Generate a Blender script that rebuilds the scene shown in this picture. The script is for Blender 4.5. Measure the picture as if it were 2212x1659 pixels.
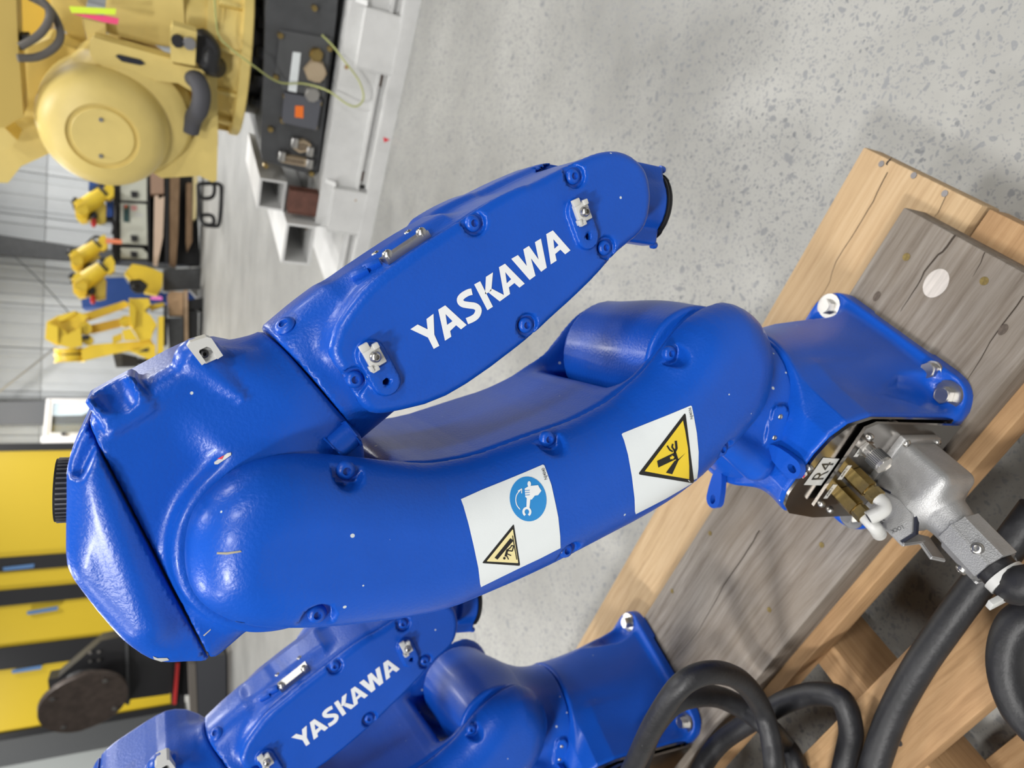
import bpy, bmesh, math, random
import numpy as np
from mathutils import Matrix, Vector
for o in list(bpy.data.objects): bpy.data.objects.remove(o)
SC = bpy.context.scene; COL = SC.collection
random.seed(7); RNG = np.random.default_rng(7)
R = math.radians
# ---------------------------------------------------------------- camera
CAMH = 0.92; FPX = 1500.0; PITCH = R(27.8); ROLL = R(1.7)
U0 = np.array([0, math.sin(PITCH), math.cos(PITCH)]); R0 = np.array([1.0, 0, 0]); F0 = np.array([0, math.cos(PITCH), -math.sin(PITCH)])
IX = math.cos(ROLL) * (-U0) + math.sin(ROLL) * R0          # the phone was held sideways: picture right = down
IY = math.sin(ROLL) * (-U0) - math.cos(ROLL) * R0
CAM = np.array([0, 0, CAMH])
cd = bpy.data.cameras.new('camera'); cam = bpy.data.objects.new('camera', cd); COL.objects.link(cam)
cd.sensor_fit = 'HORIZONTAL'; cd.sensor_width = 36; cd.lens = 36 * FPX / 2212; cd.clip_start = .02; cd.clip_end = 200
M = Matrix.Identity(4)
for i, v in enumerate((IX, -IY, -F0)):
    for j in range(3): M[j][i] = v[j]
M.translation = Vector(CAM); cam.matrix_world = M
cd.dof.use_dof = True; cd.dof.focus_distance = 0.50; cd.dof.aperture_fstop = 8.0
SC.camera = cam
# ---------------------------------------------------------------- light
SC.view_settings.view_transform = 'Standard'; SC.view_settings.look = 'None'
SC.view_settings.exposure = 0.0; SC.view_settings.gamma = 1.0; SC.view_settings.use_curve_mapping = False
W = bpy.data.worlds.new('world'); SC.world = W; W.use_nodes = True
W.node_tree.nodes['Background'].inputs[0].default_value = (.94, .97, 1, 1)
W.node_tree.nodes['Background'].inputs[1].default_value = 0.09
LAMPS = [(-3.2, -2.4, 330), (-.6, -3.0, 150), (2.4, -2.6, 120), (-4.6, .4, 90), (-3.0, 2.6, 70), (.9, 2.4, 90), (4.0, 2.2, 80), (-3.0, 6.5, 120), (2.0, 6.5, 110), (7, 6.5, 100), (-7, 11.5, 190), (-1, 11.5, 170), (5, 11.5, 170), (-7, 15.5, 290), (-1, 15.8, 260), (5, 15.8, 260)]
for k, (lx, ly, le) in enumerate(LAMPS):
    ld = bpy.data.lights.new('high_bay_lamp', 'AREA'); ld.shape = 'RECTANGLE'; ld.size = .5; ld.size_y = .9
    ld.energy = le * 1.06; ld.color = (1, .985, .96)
    lo = bpy.data.objects.new('high_bay_lamp', ld); lo.location = (lx, ly, 4.8); COL.objects.link(lo)
# ---------------------------------------------------------------- helpers: picture point -> ray
def ray(x, y):
    v = (x - 1106.0) * IX + (y - 829.5) * IY + FPX * F0
    return v / np.linalg.norm(v)
def at(x, y, Y):                     # point of the vertical plane Y = const seen at picture point (x, y)
    v = ray(x, y); return CAM + v * (Y / v[1])
def on(x, y, n, c):                  # point of the plane n.p = c
    v = ray(x, y); n = np.array(n, float); return CAM + v * ((c - n @ CAM) / (n @ v))
T54 = R(54); E2 = np.array([math.cos(T54), math.sin(T54), 0]); E1 = np.array([-math.sin(T54), math.cos(T54), 0]); UP = np.array([0, 0, 1.0])
def ez(x, y, z):                     # floor-frame coordinates (e1, e2) at height z
    p = on(x, y, UP, z); return float(p @ E1), float(p @ E2)
def W3(e1, e2, z): return e1 * E1 + e2 * E2 + z * UP
# ---------------------------------------------------------------- materials
def mat(name, col, rough=.5, metal=0., bump=0., bscale=60., var=0., vscale=8., coat=0., spots=None, spec=.5, vstretch=None, emit=None, edge=None):
    m = bpy.data.materials.new(name); m.use_nodes = True; nt = m.node_tree; N = nt.nodes; Lk = nt.links
    b = N['Principled BSDF']; b.inputs['Base Color'].default_value = (*col, 1); b.inputs['Roughness'].default_value = rough
    b.inputs['Metallic'].default_value = metal; b.inputs['Coat Weight'].default_value = coat; b.inputs['Coat Roughness'].default_value = .15
    b.inputs['Specular IOR Level'].default_value = spec
    tc = N.new('ShaderNodeTexCoord'); src = tc.outputs['Object']
    if vstretch:
        mp = N.new('ShaderNodeMapping'); mp.inputs['Scale'].default_value = vstretch; Lk.new(src, mp.inputs[0]); src2 = mp.outputs[0]
    else: src2 = src
    cs = None
    if var:
        nz = N.new('ShaderNodeTexNoise'); nz.inputs['Scale'].default_value = vscale; nz.inputs['Detail'].default_value = 6; nz.inputs['Roughness'].default_value = .65
        Lk.new(src2, nz.inputs['Vector'])
        rp = N.new('ShaderNodeValToRGB'); rp.color_ramp.elements[0].position = .3; rp.color_ramp.elements[1].position = .7
        rp.color_ramp.elements[0].color = (*[max(0, c * (1 - var)) for c in col], 1); rp.color_ramp.elements[1].color = (*[min(1, c * (1 + var)) for c in col], 1)
        Lk.new(nz.outputs['Fac'], rp.inputs[0]); cs = rp.outputs[0]
    if spots:                        # (colour, scale, threshold, [noise cut]) : worn specks with a shape of their own
        for (sc_, scl, thr, jit, *ex_) in spots:
            nd = N.new('ShaderNodeTexNoise'); nd.inputs['Scale'].default_value = scl * .35; nd.inputs['Detail'].default_value = 1; Lk.new(src, nd.inputs['Vector'])
            vo = N.new('ShaderNodeTexVoronoi'); vo.inputs['Scale'].default_value = scl; vo.inputs['Randomness'].default_value = 1
            ad = N.new('ShaderNodeVectorMath'); ad.operation = 'MULTIPLY_ADD'; ad.inputs[1].default_value = (jit,) * 3
            Lk.new(nd.outputs['Color'], ad.inputs[0]); Lk.new(src, ad.inputs[2]); Lk.new(ad.outputs[0], vo.inputs['Vector'])
            ws = N.new('ShaderNodeSeparateColor'); Lk.new(vo.outputs['Color'], ws.inputs[0])
            sz = N.new('ShaderNodeMath'); sz.operation = 'POWER'; sz.inputs[1].default_value = ex_[0] if ex_ else 5; Lk.new(ws.outputs[0], sz.inputs[0])
            s2 = N.new('ShaderNodeMath'); s2.operation = 'MULTIPLY'; s2.inputs[1].default_value = thr; Lk.new(sz.outputs[0], s2.inputs[0])
            lt = N.new('ShaderNodeMath'); lt.operation = 'LESS_THAN'; Lk.new(vo.outputs['Distance'], lt.inputs[0]); Lk.new(s2.outputs[0], lt.inputs[1])
            mx = N.new('ShaderNodeMix'); mx.data_type = 'RGBA'; Lk.new(lt.outputs[0], mx.inputs['Factor'])
            if cs is not None: Lk.new(cs, mx.inputs[6])
            else: mx.inputs[6].default_value = (*col, 1)
            mx.inputs[7].default_value = (*sc_, 1); cs = mx.outputs[2]
    if cs is not None: Lk.new(cs, b.inputs['Base Color'])
    if bump:
        n2 = N.new('ShaderNodeTexNoise'); n2.inputs['Scale'].default_value = bscale; n2.inputs['Detail'].default_value = 3; Lk.new(src2, n2.inputs['Vector'])
        bp = N.new('ShaderNodeBump'); bp.inputs['Strength'].default_value = bump; bp.inputs['Distance'].default_value = .002
        Lk.new(n2.outputs['Fac'], bp.inputs['Height']); Lk.new(bp.outputs[0], b.inputs['Normal'])
    if emit: b.inputs['Emission Color'].default_value = (*col, 1); b.inputs['Emission Strength'].default_value = emit
    return m
def wood(name, c0, c1, c2, rough=.75, scale=1., knots=True, stain=None):
    """boards: grain runs along the object's X"""
    m = bpy.data.materials.new(name); m.use_nodes = True; nt = m.node_tree; N = nt.nodes; Lk = nt.links
    b = N['Principled BSDF']; b.inputs['Roughness'].default_value = rough; b.inputs['Specular IOR Level'].default_value = .25
    tc = N.new('ShaderNodeTexCoord')
    mp = N.new('ShaderNodeMapping'); mp.inputs['Scale'].default_value = (5 * scale, 130 * scale, 130 * scale); Lk.new(tc.outputs['Object'], mp.inputs[0])
    wn = N.new('ShaderNodeTexNoise'); wn.inputs['Scale'].default_value = 6; wn.inputs['Detail'].default_value = 3; Lk.new(tc.outputs['Object'], wn.inputs['Vector'])
    ad = N.new('ShaderNodeVectorMath'); ad.operation = 'MULTIPLY_ADD'; ad.inputs[1].default_value = (.6, 1.6, 1.6); Lk.new(wn.outputs['Color'], ad.inputs[0]); Lk.new(mp.outputs[0], ad.inputs[2])
    g = N.new('ShaderNodeTexNoise'); g.inputs['Scale'].default_value = 1.0; g.inputs['Detail'].default_value = 8; g.inputs['Roughness'].default_value = .72; Lk.new(ad.outputs[0], g.inputs['Vector'])
    rp = N.new('ShaderNodeValToRGB'); e = rp.color_ramp.elements; e[0].position = .28; e[0].color = (*c2, 1); e[1].position = .72; e[1].color = (*c0, 1)
    k = e.new(.5); k.color = (*c1, 1); Lk.new(g.outputs['Fac'], rp.inputs[0]); cs = rp.outputs[0]
    big = N.new('ShaderNodeTexNoise'); big.inputs['Scale'].default_value = 4; big.inputs['Detail'].default_value = 5
    mb = N.new('ShaderNodeMapping'); mb.inputs['Scale'].default_value = (1, 3.5, 3.5); Lk.new(tc.outputs['Object'], mb.inputs[0]); Lk.new(mb.outputs[0], big.inputs['Vector'])
    r2 = N.new('ShaderNodeValToRGB'); r2.color_ramp.elements[0].position = .35; r2.color_ramp.elements[1].position = .75
    r2.color_ramp.elements[0].color = (0, 0, 0, 1); r2.color_ramp.elements[1].color = (.75, .75, .75, 1); Lk.new(big.outputs['Fac'], r2.inputs[0])
    mx = N.new('ShaderNodeMix'); mx.data_type = 'RGBA'; Lk.new(r2.outputs[0], mx.inputs['Factor']); Lk.new(cs, mx.inputs[6]); mx.inputs[7].default_value = (*(stain or c2), 1); cs = mx.outputs[2]
    if knots:
        mk = N.new('ShaderNodeMapping'); mk.inputs['Scale'].default_value = (5, 8, 8); Lk.new(tc.outputs['Object'], mk.inputs[0])
        vo = N.new('ShaderNodeTexVoronoi'); vo.inputs['Scale'].default_value = 1; Lk.new(mk.outputs[0], vo.inputs['Vector'])
        lt = N.new('ShaderNodeMapRange'); lt.inputs[1].default_value = .05; lt.inputs[2].default_value = .10; lt.inputs[3].default_value = .8; lt.inputs[4].default_value = 0; Lk.new(vo.outputs['Distance'], lt.inputs[0])
        m2 = N.new('ShaderNodeMix'); m2.data_type = 'RGBA'; Lk.new(lt.outputs[0], m2.inputs['Factor']); Lk.new(cs, m2.inputs[6]); m2.inputs[7].default_value = (*[c * .35 for c in c2], 1); cs = m2.outputs[2]
    Lk.new(cs, b.inputs['Base Color'])
    bp = N.new('ShaderNodeBump'); bp.inputs['Strength'].default_value = .5; bp.inputs['Distance'].default_value = .0015; Lk.new(g.outputs['Fac'], bp.inputs['Height']); Lk.new(bp.outputs[0], b.inputs['Normal'])
    return m
MBLUE = mat('blue_paint', (.005, .076, .46), .32, spec=.32, bump=.16, bscale=420, var=.06, vscale=14, coat=.08, spots=[((.55, .6, .62), 62, .10, .006), ((.30, .38, .5), 34, .06, .02)])
MBLUE2 = mat('blue_paint_plain', (.005, .076, .46), .34, spec=.4, bump=.10, bscale=420)
MSTEEL = mat('steel', (.50, .49, .47), .34, 1.0, bump=.05, bscale=300)
MPOLISH = mat('polished_plate', (.24, .225, .21), .2, 1.0, bump=.03, bscale=40)
MCAST = mat('cast_aluminium', (.40, .40, .40), .5, .7, bump=.25, bscale=900, var=.08, vscale=60)
MBRASS = mat('brass', (.42, .31, .12), .3, 1.0, bump=.08, bscale=200, var=.2, vscale=90)
MWHITEP = mat('white_plastic', (.55, .55, .53), .38, spec=.5)
MDECAL = mat('white_film', (.74, .78, .79), .32, bump=.03, bscale=900, spots=[((.25, .28, .3), 45, .05, .01)])
MINK = mat('black_ink', (.008, .008, .008), .4); MYELI = mat('yellow_ink', (.80, .58, .03), .4); MCREI = mat('pale_yellow_ink', (.82, .72, .36), .4)
MBLUI = mat('sign_blue_ink', (.02, .24, .60), .35); MREDI = mat('red_ink', (.7, .03, .05), .4); MLOGO = mat('white_lettering', (.80, .82, .83), .35)
MRUB = mat('black_rubber', (.012, .012, .014), .5, bump=.25, bscale=160, var=.35, vscale=30, spots=[((.12, .12, .12), 60, .05, .01)])
MBLACK = mat('black_metal', (.013, .013, .015), .45, bump=.1); MDARK = mat('dark_gap', (.006, .008, .02), .6)
MGREYD = mat('dark_grey_paint', (.055, .057, .06), .5, bump=.1, bscale=100, var=.2, vscale=12)
MWHITE = mat('white_paint', (.62, .62, .61), .5, var=.1, vscale=6, bump=.08, bscale=80, spots=[((.35, .2, .08), 9, .16, .05)])
MYEL = mat('yellow_paint', (.70, .545, .18), .45, bump=.06, bscale=150, var=.07, vscale=5)
MYEL2 = mat('bright_yellow_paint', (.78, .55, .035), .45, bump=.05, bscale=150, var=.05, vscale=5)
MCREAM = mat('cream_enamel', (.56, .57, .49), .5); MCARD = mat('cardboard', (.42, .27, .15), .85, var=.08); MRED = mat('red_plastic', (.55, .03, .03), .4)
MBIN = mat('blue_plastic', (.02, .075, .32), .45)
WOODP = wood('pale_lumber', (.54, .40, .25), (.46, .325, .185), (.31, .20, .105), stain=(.40, .27, .15))
WOODT = wood('shaded_tan_lumber', (.50, .33, .175), (.42, .26, .13), (.25, .145, .065), stain=(.26, .15, .075))  # browner wood, its colour also deepened to stand in for shade on low planks
WOODG = wood('weathered_lumber', (.32, .295, .265), (.22, .195, .17), (.10, .08, .065), stain=(.16, .125, .09))
# ---------------------------------------------------------------- object helpers
def mesh_obj(name, verts, faces, m, parent=None, mtx=None, smooth=False, normals=None):
    me = bpy.data.meshes.new(name); me.from_pydata([tuple(map(float, v)) for v in verts], [], [tuple(map(int, f)) for f in faces]); me.update()
    if m: me.materials.append(m)
    if smooth: me.polygons.foreach_set('use_smooth', [True] * len(me.polygons))
    if normals is not None: me.normals_split_custom_set_from_vertices([tuple(n) for n in normals])
    return link(name, me, parent, mtx)
def link(name, me, parent=None, mtx=None):
    o = bpy.data.objects.new(name, me); COL.objects.link(o)
    if parent is not None: o.parent = parent
    if mtx is not None: o.matrix_local = mtx
    return o
def tag(o, label, cat, group=None, kind=None):
    o['label'] = label; o['category'] = cat
    if group: o['group'] = group
    if kind: o['kind'] = kind
    return o
def empty(name, loc, rz=0):
    o = bpy.data.objects.new(name, None); COL.objects.link(o); o.location = loc; o.rotation_euler = (0, 0, rz); o.empty_display_size = .05; return o
def copy_tree(o, parent=None):
    c = o.copy(); COL.objects.link(c); c.parent = parent
    for ch in list(o.children): copy_tree(ch, c)
    return c
class MB:                            # collects shapes into one mesh
    def __init__(s): s.b = bmesh.new()
    def box(s, c, d, rot=None, bev=0, seg=2):
        g = bmesh.ops.create_cube(s.b, size=1); vs = g['verts']
        for v in vs: v.co = Vector((v.co.x * d[0], v.co.y * d[1], v.co.z * d[2]))
        if bev:
            es = list({e for v in vs for e in v.link_edges}); r = bmesh.ops.bevel(s.b, geom=es, offset=bev, segments=seg, affect='EDGES', profile=.5); vs = list({v for f in r['faces'] for v in f.verts} | {v for v in vs if v.is_valid})
        mt = (rot.to_4x4() if rot is not None else Matrix.Identity(4))
        for v in vs: v.co = mt @ v.co + Vector(c)
        return s
    def cyl(s, p, q, r, r2=None, n=24, caps=True, phase=0.):
        p, q = Vector(p), Vector(q); a = (q - p); L = a.length
        rm = a.to_track_quat('Z', 'Y').to_matrix() @ Matrix.Rotation(phase, 3, 'Z')
        g = bmesh.ops.create_cone(s.b, cap_ends=caps, segments=n, radius1=r, radius2=r if r2 is None else r2, depth=L)
        for v in g['verts']: v.co = rm @ v.co + (p + q) / 2
        return s
    def ball(s, c, r, sc=(1, 1, 1), n=16, rot=None):
        g = bmesh.ops.create_uvsphere(s.b, u_segments=n, v_segments=n // 2 + 2, radius=r)
        for v in g['verts']:
            v.co = Vector((v.co.x * sc[0], v.co.y * sc[1], v.co.z * sc[2]))
            if rot is not None: v.co = rot @ v.co
            v.co += Vector(c)
        return s
    def tube(s, pts, r, n=12, sub=6, caps=True, rfun=None):
        P = [np.array(p, float) for p in pts]; C = []
        for i in range(len(P) - 1):
            p0, p1, p2, p3 = P[max(i - 1, 0)], P[i], P[i + 1], P[min(i + 2, len(P) - 1)]
            for k in range(sub):
                t = k / sub; C.append(.5 * (2 * p1 + (p2 - p0) * t + (2 * p0 - 5 * p1 + 4 * p2 - p3) * t * t + (3 * p1 - p0 - 3 * p2 + p3) * t ** 3))
        C.append(P[-1]); rings = []; up = None
        for i, c in enumerate(C):
            d = C[min(i + 1, len(C) - 1)] - C[max(i - 1, 0)]; d = d / (np.linalg.norm(d) + 1e-9)
            if up is None: up = np.cross(d, [0.3, .2, .93]); up /= np.linalg.norm(up)
            up = up - d * (up @ d); up /= np.linalg.norm(up) + 1e-9; w = np.cross(d, up)
            rr = r if rfun is None else r * rfun(i / (len(C) - 1))
            rings.append([s.b.verts.new(tuple(c + rr * (math.cos(a) * up + math.sin(a) * w))) for a in (2 * math.pi * k / n for k in range(n))])
        for a, b in zip(rings, rings[1:]):
            for k in range(n): s.b.faces.new((a[k], a[(k + 1) % n], b[(k + 1) % n], b[k]))
        if caps: s.b.faces.new(rings[0][::-1]); s.b.faces.new(rings[-1])
        return s
    def prism(s, bot, top):          # two matching loops of 3D points
        a = [s.b.verts.new(tuple(map(float, p))) for p in bot]; b = [s.b.verts.new(tuple(map(float, p))) for p in top]; n = len(a)
        s.b.faces.new(a[::-1]); s.b.faces.new(b)
        for k in range(n): s.b.faces.new((a[k], a[(k + 1) % n], b[(k + 1) % n], b[k]))
        return s
    def lathe(s, prof, mtx, n=40):   # profile (r, z) around local Z
        rings = [[s.b.verts.new(mtx @ Vector((r * math.cos(2 * math.pi * k / n), r * math.sin(2 * math.pi * k / n), z))) for k in range(n)] for r, z in prof]
        for a, b in zip(rings, rings[1:]):
            for k in range(n): s.b.faces.new((a[k], a[(k + 1) % n], b[(k + 1) % n], b[k]))
        s.b.faces.new(rings[0][::-1]); s.b.faces.new(rings[-1]); return s
    def build(s, name, m, parent=None, mtx=None, bevel=0, smooth=True, angle=35):
        if bevel:
            es = [e for e in s.b.edges if len(e.link_faces) == 2 and e.calc_face_angle(0) > .6]
            bmesh.ops.bevel(s.b, geom=es, offset=bevel, segments=2, affect='EDGES', clamp_overlap=True)
        bmesh.ops.recalc_face_normals(s.b, faces=s.b.faces)
        if smooth:
            for f in s.b.faces: f.smooth = True
            lim = R(angle)
            for e in s.b.edges: e.smooth = len(e.link_faces) == 2 and e.calc_face_angle(0) < lim
        me = bpy.data.meshes.new(name); s.b.to_mesh(me); s.b.free()
        if m: me.materials.append(m)
        return link(name, me, parent, mtx)
# ---------------------------------------------------------------- signed-distance modelling for the castings
def chaikin(P, n=2):          # corner cutting, closed outline
    P = np.array(P, float)
    for _ in range(n):
        Q = np.roll(P, -1, 0); P = np.stack([.75 * P + .25 * Q, .25 * P + .75 * Q], 1).reshape(-1, 2)
    return P
def poly2(p, V):
    d = np.full(len(p), 1e9); s = np.ones(len(p))
    for i in range(len(V)):
        a, b = V[i], V[i - 1]; e = b - a; w = p - a
        t = np.clip((w @ e) / (e @ e), 0, 1); q = w - t[:, None] * e; d = np.minimum(d, (q * q).sum(1))
        c1 = p[:, 1] >= a[1]; c2 = p[:, 1] < b[1]; c3 = e[0] * w[:, 1] > e[1] * w[:, 0]
        f = (c1 & c2 & c3) | (~c1 & ~c2 & ~c3); s[f] *= -1
    return s * np.sqrt(d)
def ext(d2, y, y0, y1, r):           # extrude a 2D distance between y0 and y1, edges rounded by r
    a = d2 + r; b = np.abs(y - (y0 + y1) / 2) - (y1 - y0) / 2 + r
    return np.minimum(np.maximum(a, b), 0) + np.sqrt(np.maximum(a, 0) ** 2 + np.maximum(b, 0) ** 2) - r
def smin(a, b, k): h = np.clip(.5 + .5 * (b - a) / k, 0, 1); return b + (a - b) * h - k * h * (1 - h)
def smax(a, b, k): return -smin(-a, -b, k)
def cylA(p, a, b, r, rr=.004):       # capped cylinder, edges rounded
    a = np.array(a, float); b = np.array(b, float); L = np.linalg.norm(b - a); u = (b - a) / L
    t = (p - a) @ u; q = np.sqrt(np.maximum(((p - a) ** 2).sum(1) - t * t, 0))
    return ext(q - r, t, 0, L, rr)
def capA(p, a, b, r, r2=None):
    a = np.array(a, float); b = np.array(b, float); e = b - a; t = np.clip(((p - a) @ e) / (e @ e), 0, 1)
    return np.linalg.norm(p - a - t[:, None] * e, axis=1) - (r if r2 is None else r + (r2 - r) * t)
def boxA(p, c, d, r=.004, rot=None):
    q = p - np.array(c, float)
    if rot is not None: q = q @ np.array(rot)
    q = np.abs(q) - np.array(d) / 2 + r
    return np.linalg.norm(np.maximum(q, 0), axis=1) + np.minimum(q.max(1), 0) - r
def grad(f, p, e=6e-4):
    g = np.stack([f(p + np.eye(3)[i] * e) - f(p - np.eye(3)[i] * e) for i in range(3)], 1)
    return g / (np.linalg.norm(g, axis=1, keepdims=True) + 1e-12)
def sdf_mesh(name, f, lo, hi, h, m, parent=None, mtx=None):
    lo = np.array(lo, float); n = np.ceil((np.array(hi) - lo) / h).astype(int) + 1
    ax = [lo[i] + h * np.arange(n[i]) for i in range(3)]
    G = np.stack(np.meshgrid(*ax, indexing='ij'), -1).reshape(-1, 3)
    # coarse pass: evaluate only blocks near the surface
    B = 6; nb = (n + B - 1) // B; bc = [lo[i] + h * (np.arange(nb[i]) * B + B / 2) for i in range(3)]
    C = np.stack(np.meshgrid(*bc, indexing='ij'), -1).reshape(-1, 3); dc = f(C).reshape(nb)
    rep = np.repeat(np.repeat(np.repeat(dc, B, 0), B, 1), B, 2)[:n[0], :n[1], :n[2]].reshape(-1)
    D = rep.copy(); near = np.abs(rep) < h * B * 2.1; D[near] = f(G[near]); D = D.reshape(n)
    S = D < 0; c = np.zeros(n - 1, int)
    for i in (0, 1):
        for j in (0, 1):
            for k in (0, 1): c += S[i:n[0] - 1 + i, j:n[1] - 1 + j, k:n[2] - 1 + k]
    act = np.argwhere((c > 0) & (c < 8)); idx = -np.ones(n - 1, int); idx[tuple(act.T)] = np.arange(len(act))
    acc = np.zeros((len(act), 3)); cnt = np.zeros(len(act))
    for a in range(3):
        for u in (0, 1):
            for v in (0, 1):
                o = np.zeros(3, int); o[(a + 1) % 3] = u; o[(a + 2) % 3] = v; o2 = o.copy(); o2[a] = 1
                A = D[tuple((act + o).T)]; Bv = D[tuple((act + o2).T)]; x = (A < 0) != (Bv < 0)
                t = np.where(x, A / np.where(np.abs(A - Bv) < 1e-12, 1, A - Bv), 0); P = act + o; P = P.astype(float); P[:, a] += t
                acc[x] += P[x]; cnt[x] += 1
    V = lo + h * acc / np.maximum(cnt, 1)[:, None]
    F = []
    for a in range(3):
        b, cc = (a + 1) % 3, (a + 2) % 3; s0 = [slice(None)] * 3; s1 = [slice(None)] * 3; s0[a] = slice(0, -1); s1[a] = slice(1, None)
        X = S[tuple(s0)] != S[tuple(s1)]; e = np.argwhere(X); ok = (e[:, b] > 0) & (e[:, cc] > 0) & (e[:, b] < n[b] - 1) & (e[:, cc] < n[cc] - 1); e = e[ok]
        def I(db, dc_):
            q = e.copy(); q[:, b] -= db; q[:, cc] -= dc_; return idx[tuple(q.T)]
        q = np.stack([I(1, 1), I(0, 1), I(0, 0), I(1, 0)], 1); fl = ~S[tuple(e.T)]; q[fl] = q[fl][:, ::-1]; F.append(q)
    F = np.concatenate(F); F = F[(F >= 0).all(1)]
    def snap(V): return V - grad(f, V) * np.clip(f(V), -h * .6, h * .6)[:, None]
    V = snap(snap(V))
    for _ in range(3):               # even out the net, then back onto the surface
        A = np.zeros_like(V); n_ = np.zeros(len(V))
        for i in range(4): np.add.at(A, F[:, i], V[F[:, i - 1]] + V[F[:, (i + 1) % 4]]); np.add.at(n_, F[:, i], 2)
        V = snap(.45 * V + .55 * A / np.maximum(n_, 1)[:, None])
    V = snap(V)
    fn = np.cross(V[F[:, 2]] - V[F[:, 0]], V[F[:, 3]] - V[F[:, 1]]); cn = V[F].mean(1)
    if (fn * grad(f, cn)).sum(1).mean() < 0: F = F[:, ::-1]
    nrm = grad(f, V, 1.2e-3)
    return mesh_obj(name, V, F, m, parent, mtx, True, nrm)
def hit(f, pts, mw, t0=.2, t1=1.6):  # march picture rays onto a distance field given in a frame mw (4x4 numpy)
    Rm, T = mw[:3, :3], mw[:3, 3]; o = (CAM - T) @ Rm
    d = np.stack([ray(*q) for q in pts]) @ Rm; t = np.full(len(d), t0)
    for _ in range(90): t = np.minimum(t + .85 * f(o + d * t[:, None]), t1)
    return o + d * t[:, None]
# ---------------------------------------------------------------- flat print: polygons laid on surfaces
def tri2(polys, maxlen):             # each entry: outline or (outline, holes) -> 2D verts + faces, long edges split
    b = bmesh.new()
    for P in polys:
        outer, holes = P if isinstance(P, tuple) else (P, [])
        es = []
        for loop in [outer] + list(holes):
            vs = [b.verts.new((x, y, 0)) for x, y in loop]
            es += [b.edges.new((vs[i - 1], vs[i])) for i in range(len(vs))]
        bmesh.ops.triangle_fill(b, use_beauty=True, use_dissolve=False, edges=es)
    for _ in range(5):
        L = [e for e in b.edges if e.calc_length() > maxlen]
        if not L: break
        bmesh.ops.subdivide_edges(b, edges=L, cuts=1); bmesh.ops.triangulate(b, faces=[f for f in b.faces if len(f.verts) > 3])
    b.verts.index_update(); V = np.array([v.co[:2] for v in b.verts]); F = [[v.index for v in f.verts] for f in b.faces]; b.free(); return V, F
def stroke(pts, w):                  # a thick polyline as quads
    out = []
    for a, b in zip(pts, pts[1:]):
        a, b = np.array(a, float), np.array(b, float); d = (b - a) / (np.linalg.norm(b - a) + 1e-9); n = np.array([-d[1], d[0]]) * w / 2; e = d * w * .12
        out.append([tuple(a - e + n), tuple(b + e + n), tuple(b + e - n), tuple(a - e - n)])
    return out
def oval(c, rx, ry, rot=0, n=28): return [(c[0] + rx * math.cos(t) * math.cos(rot) - ry * math.sin(t) * math.sin(rot), c[1] + rx * math.cos(t) * math.sin(rot) + ry * math.sin(t) * math.cos(rot)) for t in (2 * math.pi * k / n for k in range(n))]
def glyphs(txt):                     # built-in font outlines as triangles, text height 1
    cu = bpy.data.curves.new('t', 'FONT'); cu.body = txt; cu.size = 1.38; cu.resolution_u = 3; o = bpy.data.objects.new('t', cu); COL.objects.link(o)
    me = bpy.data.meshes.new_from_object(o.evaluated_get(bpy.context.evaluated_depsgraph_get()))
    V = np.array([v.co[:2] for v in me.vertices]); F = [list(p.vertices) for p in me.polygons]
    bpy.data.objects.remove(o); bpy.data.meshes.remove(me); return V, F
def print_on(name, V, F, f, mw, m, parent, off):   # picture-space print laid on a distance field
    P = hit(f, V, mw); g = grad(f, P, 1e-3); P = P + g * off
    return mesh_obj(name, P, orient(P, F, g), m, parent, None, True, g)
def orient(P, F, g):
    out = []
    for q in F:
        nn = np.cross(P[q[1]] - P[q[0]], P[q[2]] - P[q[0]]); out.append(q if nn @ g[q[0]] >= 0 else q[::-1])
    return out
def print_text(name, txt, org, du, dv, f, mw, m, parent, off):
    V, F = glyphs(txt); P = np.array(org) + V[:, :1] * np.array(du) + V[:, 1:] * np.array(dv); return print_on(name, P, F, f, mw, m, parent, off)
Z = lambda pts, ox, oy, s: [(ox + x / s, oy + y / s) for x, y in pts]
# ---------------------------------------------------------------- the big blue robot
O = np.array([-.017, .525, .20])
def frame(deg):
    c, s = math.cos(R(deg)), math.sin(R(deg)); m = np.eye(4); m[:2, :2] = [[c, -s], [s, c]]; m[:3, 3] = O; return m
MWA, MWB = frame(-7), frame(54)
LA, LB = Matrix.Rotation(R(-7), 4, 'Z'), Matrix.Rotation(R(54), 4, 'Z')
robot = empty('blue_robot', O)
tag(robot, 'large blue folded robot arm in the foreground, with white sticker R4 on its base', 'robot', 'blue robots bolted on the wooden skid')
def XZ(p): return p[:, [0, 2]]
COVER = chaikin([(-.086, .6964), (-.0737, .6961), (-.0614, .6936), (-.0496, .6875), (-.0385, .6768), (-.0314, .6658), (-.027, .6544), (-.0242, .6387), (-.0245, .618), (-.0265, .6), (-.0300, .575), (-.0330, .55), (-.0331, .5334), (-.0285, .5046), (-.02, .4782), (-.0102, .4484), (-.0025, .4235), (.0071, .4024), (.0158, .3862), (.0288, .3701), (.0411, .356), (.0522, .3472), (.0645, .338), (.0801, .3251), (.0911, .3098), (.0996, .2912), (.1025, .2781), (.0985, .2617), (.0902, .2480), (.0738, .2340), (.0564, .2270), (.0380, .2270), (.0190, .2290), (-.0004, .239), (-.0211, .2600), (-.0376, .2806), (-.0553, .302), (-.070, .3265), (-.0839, .3563), (-.1004, .3993), (-.1137, .4334), (-.1249, .4664), (-.1337, .4963), (-.1405, .5206), (-.1432, .546), (-.1436, .5794), (-.1426, .6073), (-.1400, .6323), (-.1365, .6522), (-.1317, .6658), (-.1255, .6764), (-.118, .6855), (-.1083, .692), (-.0973, .6951)], 1)
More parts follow.
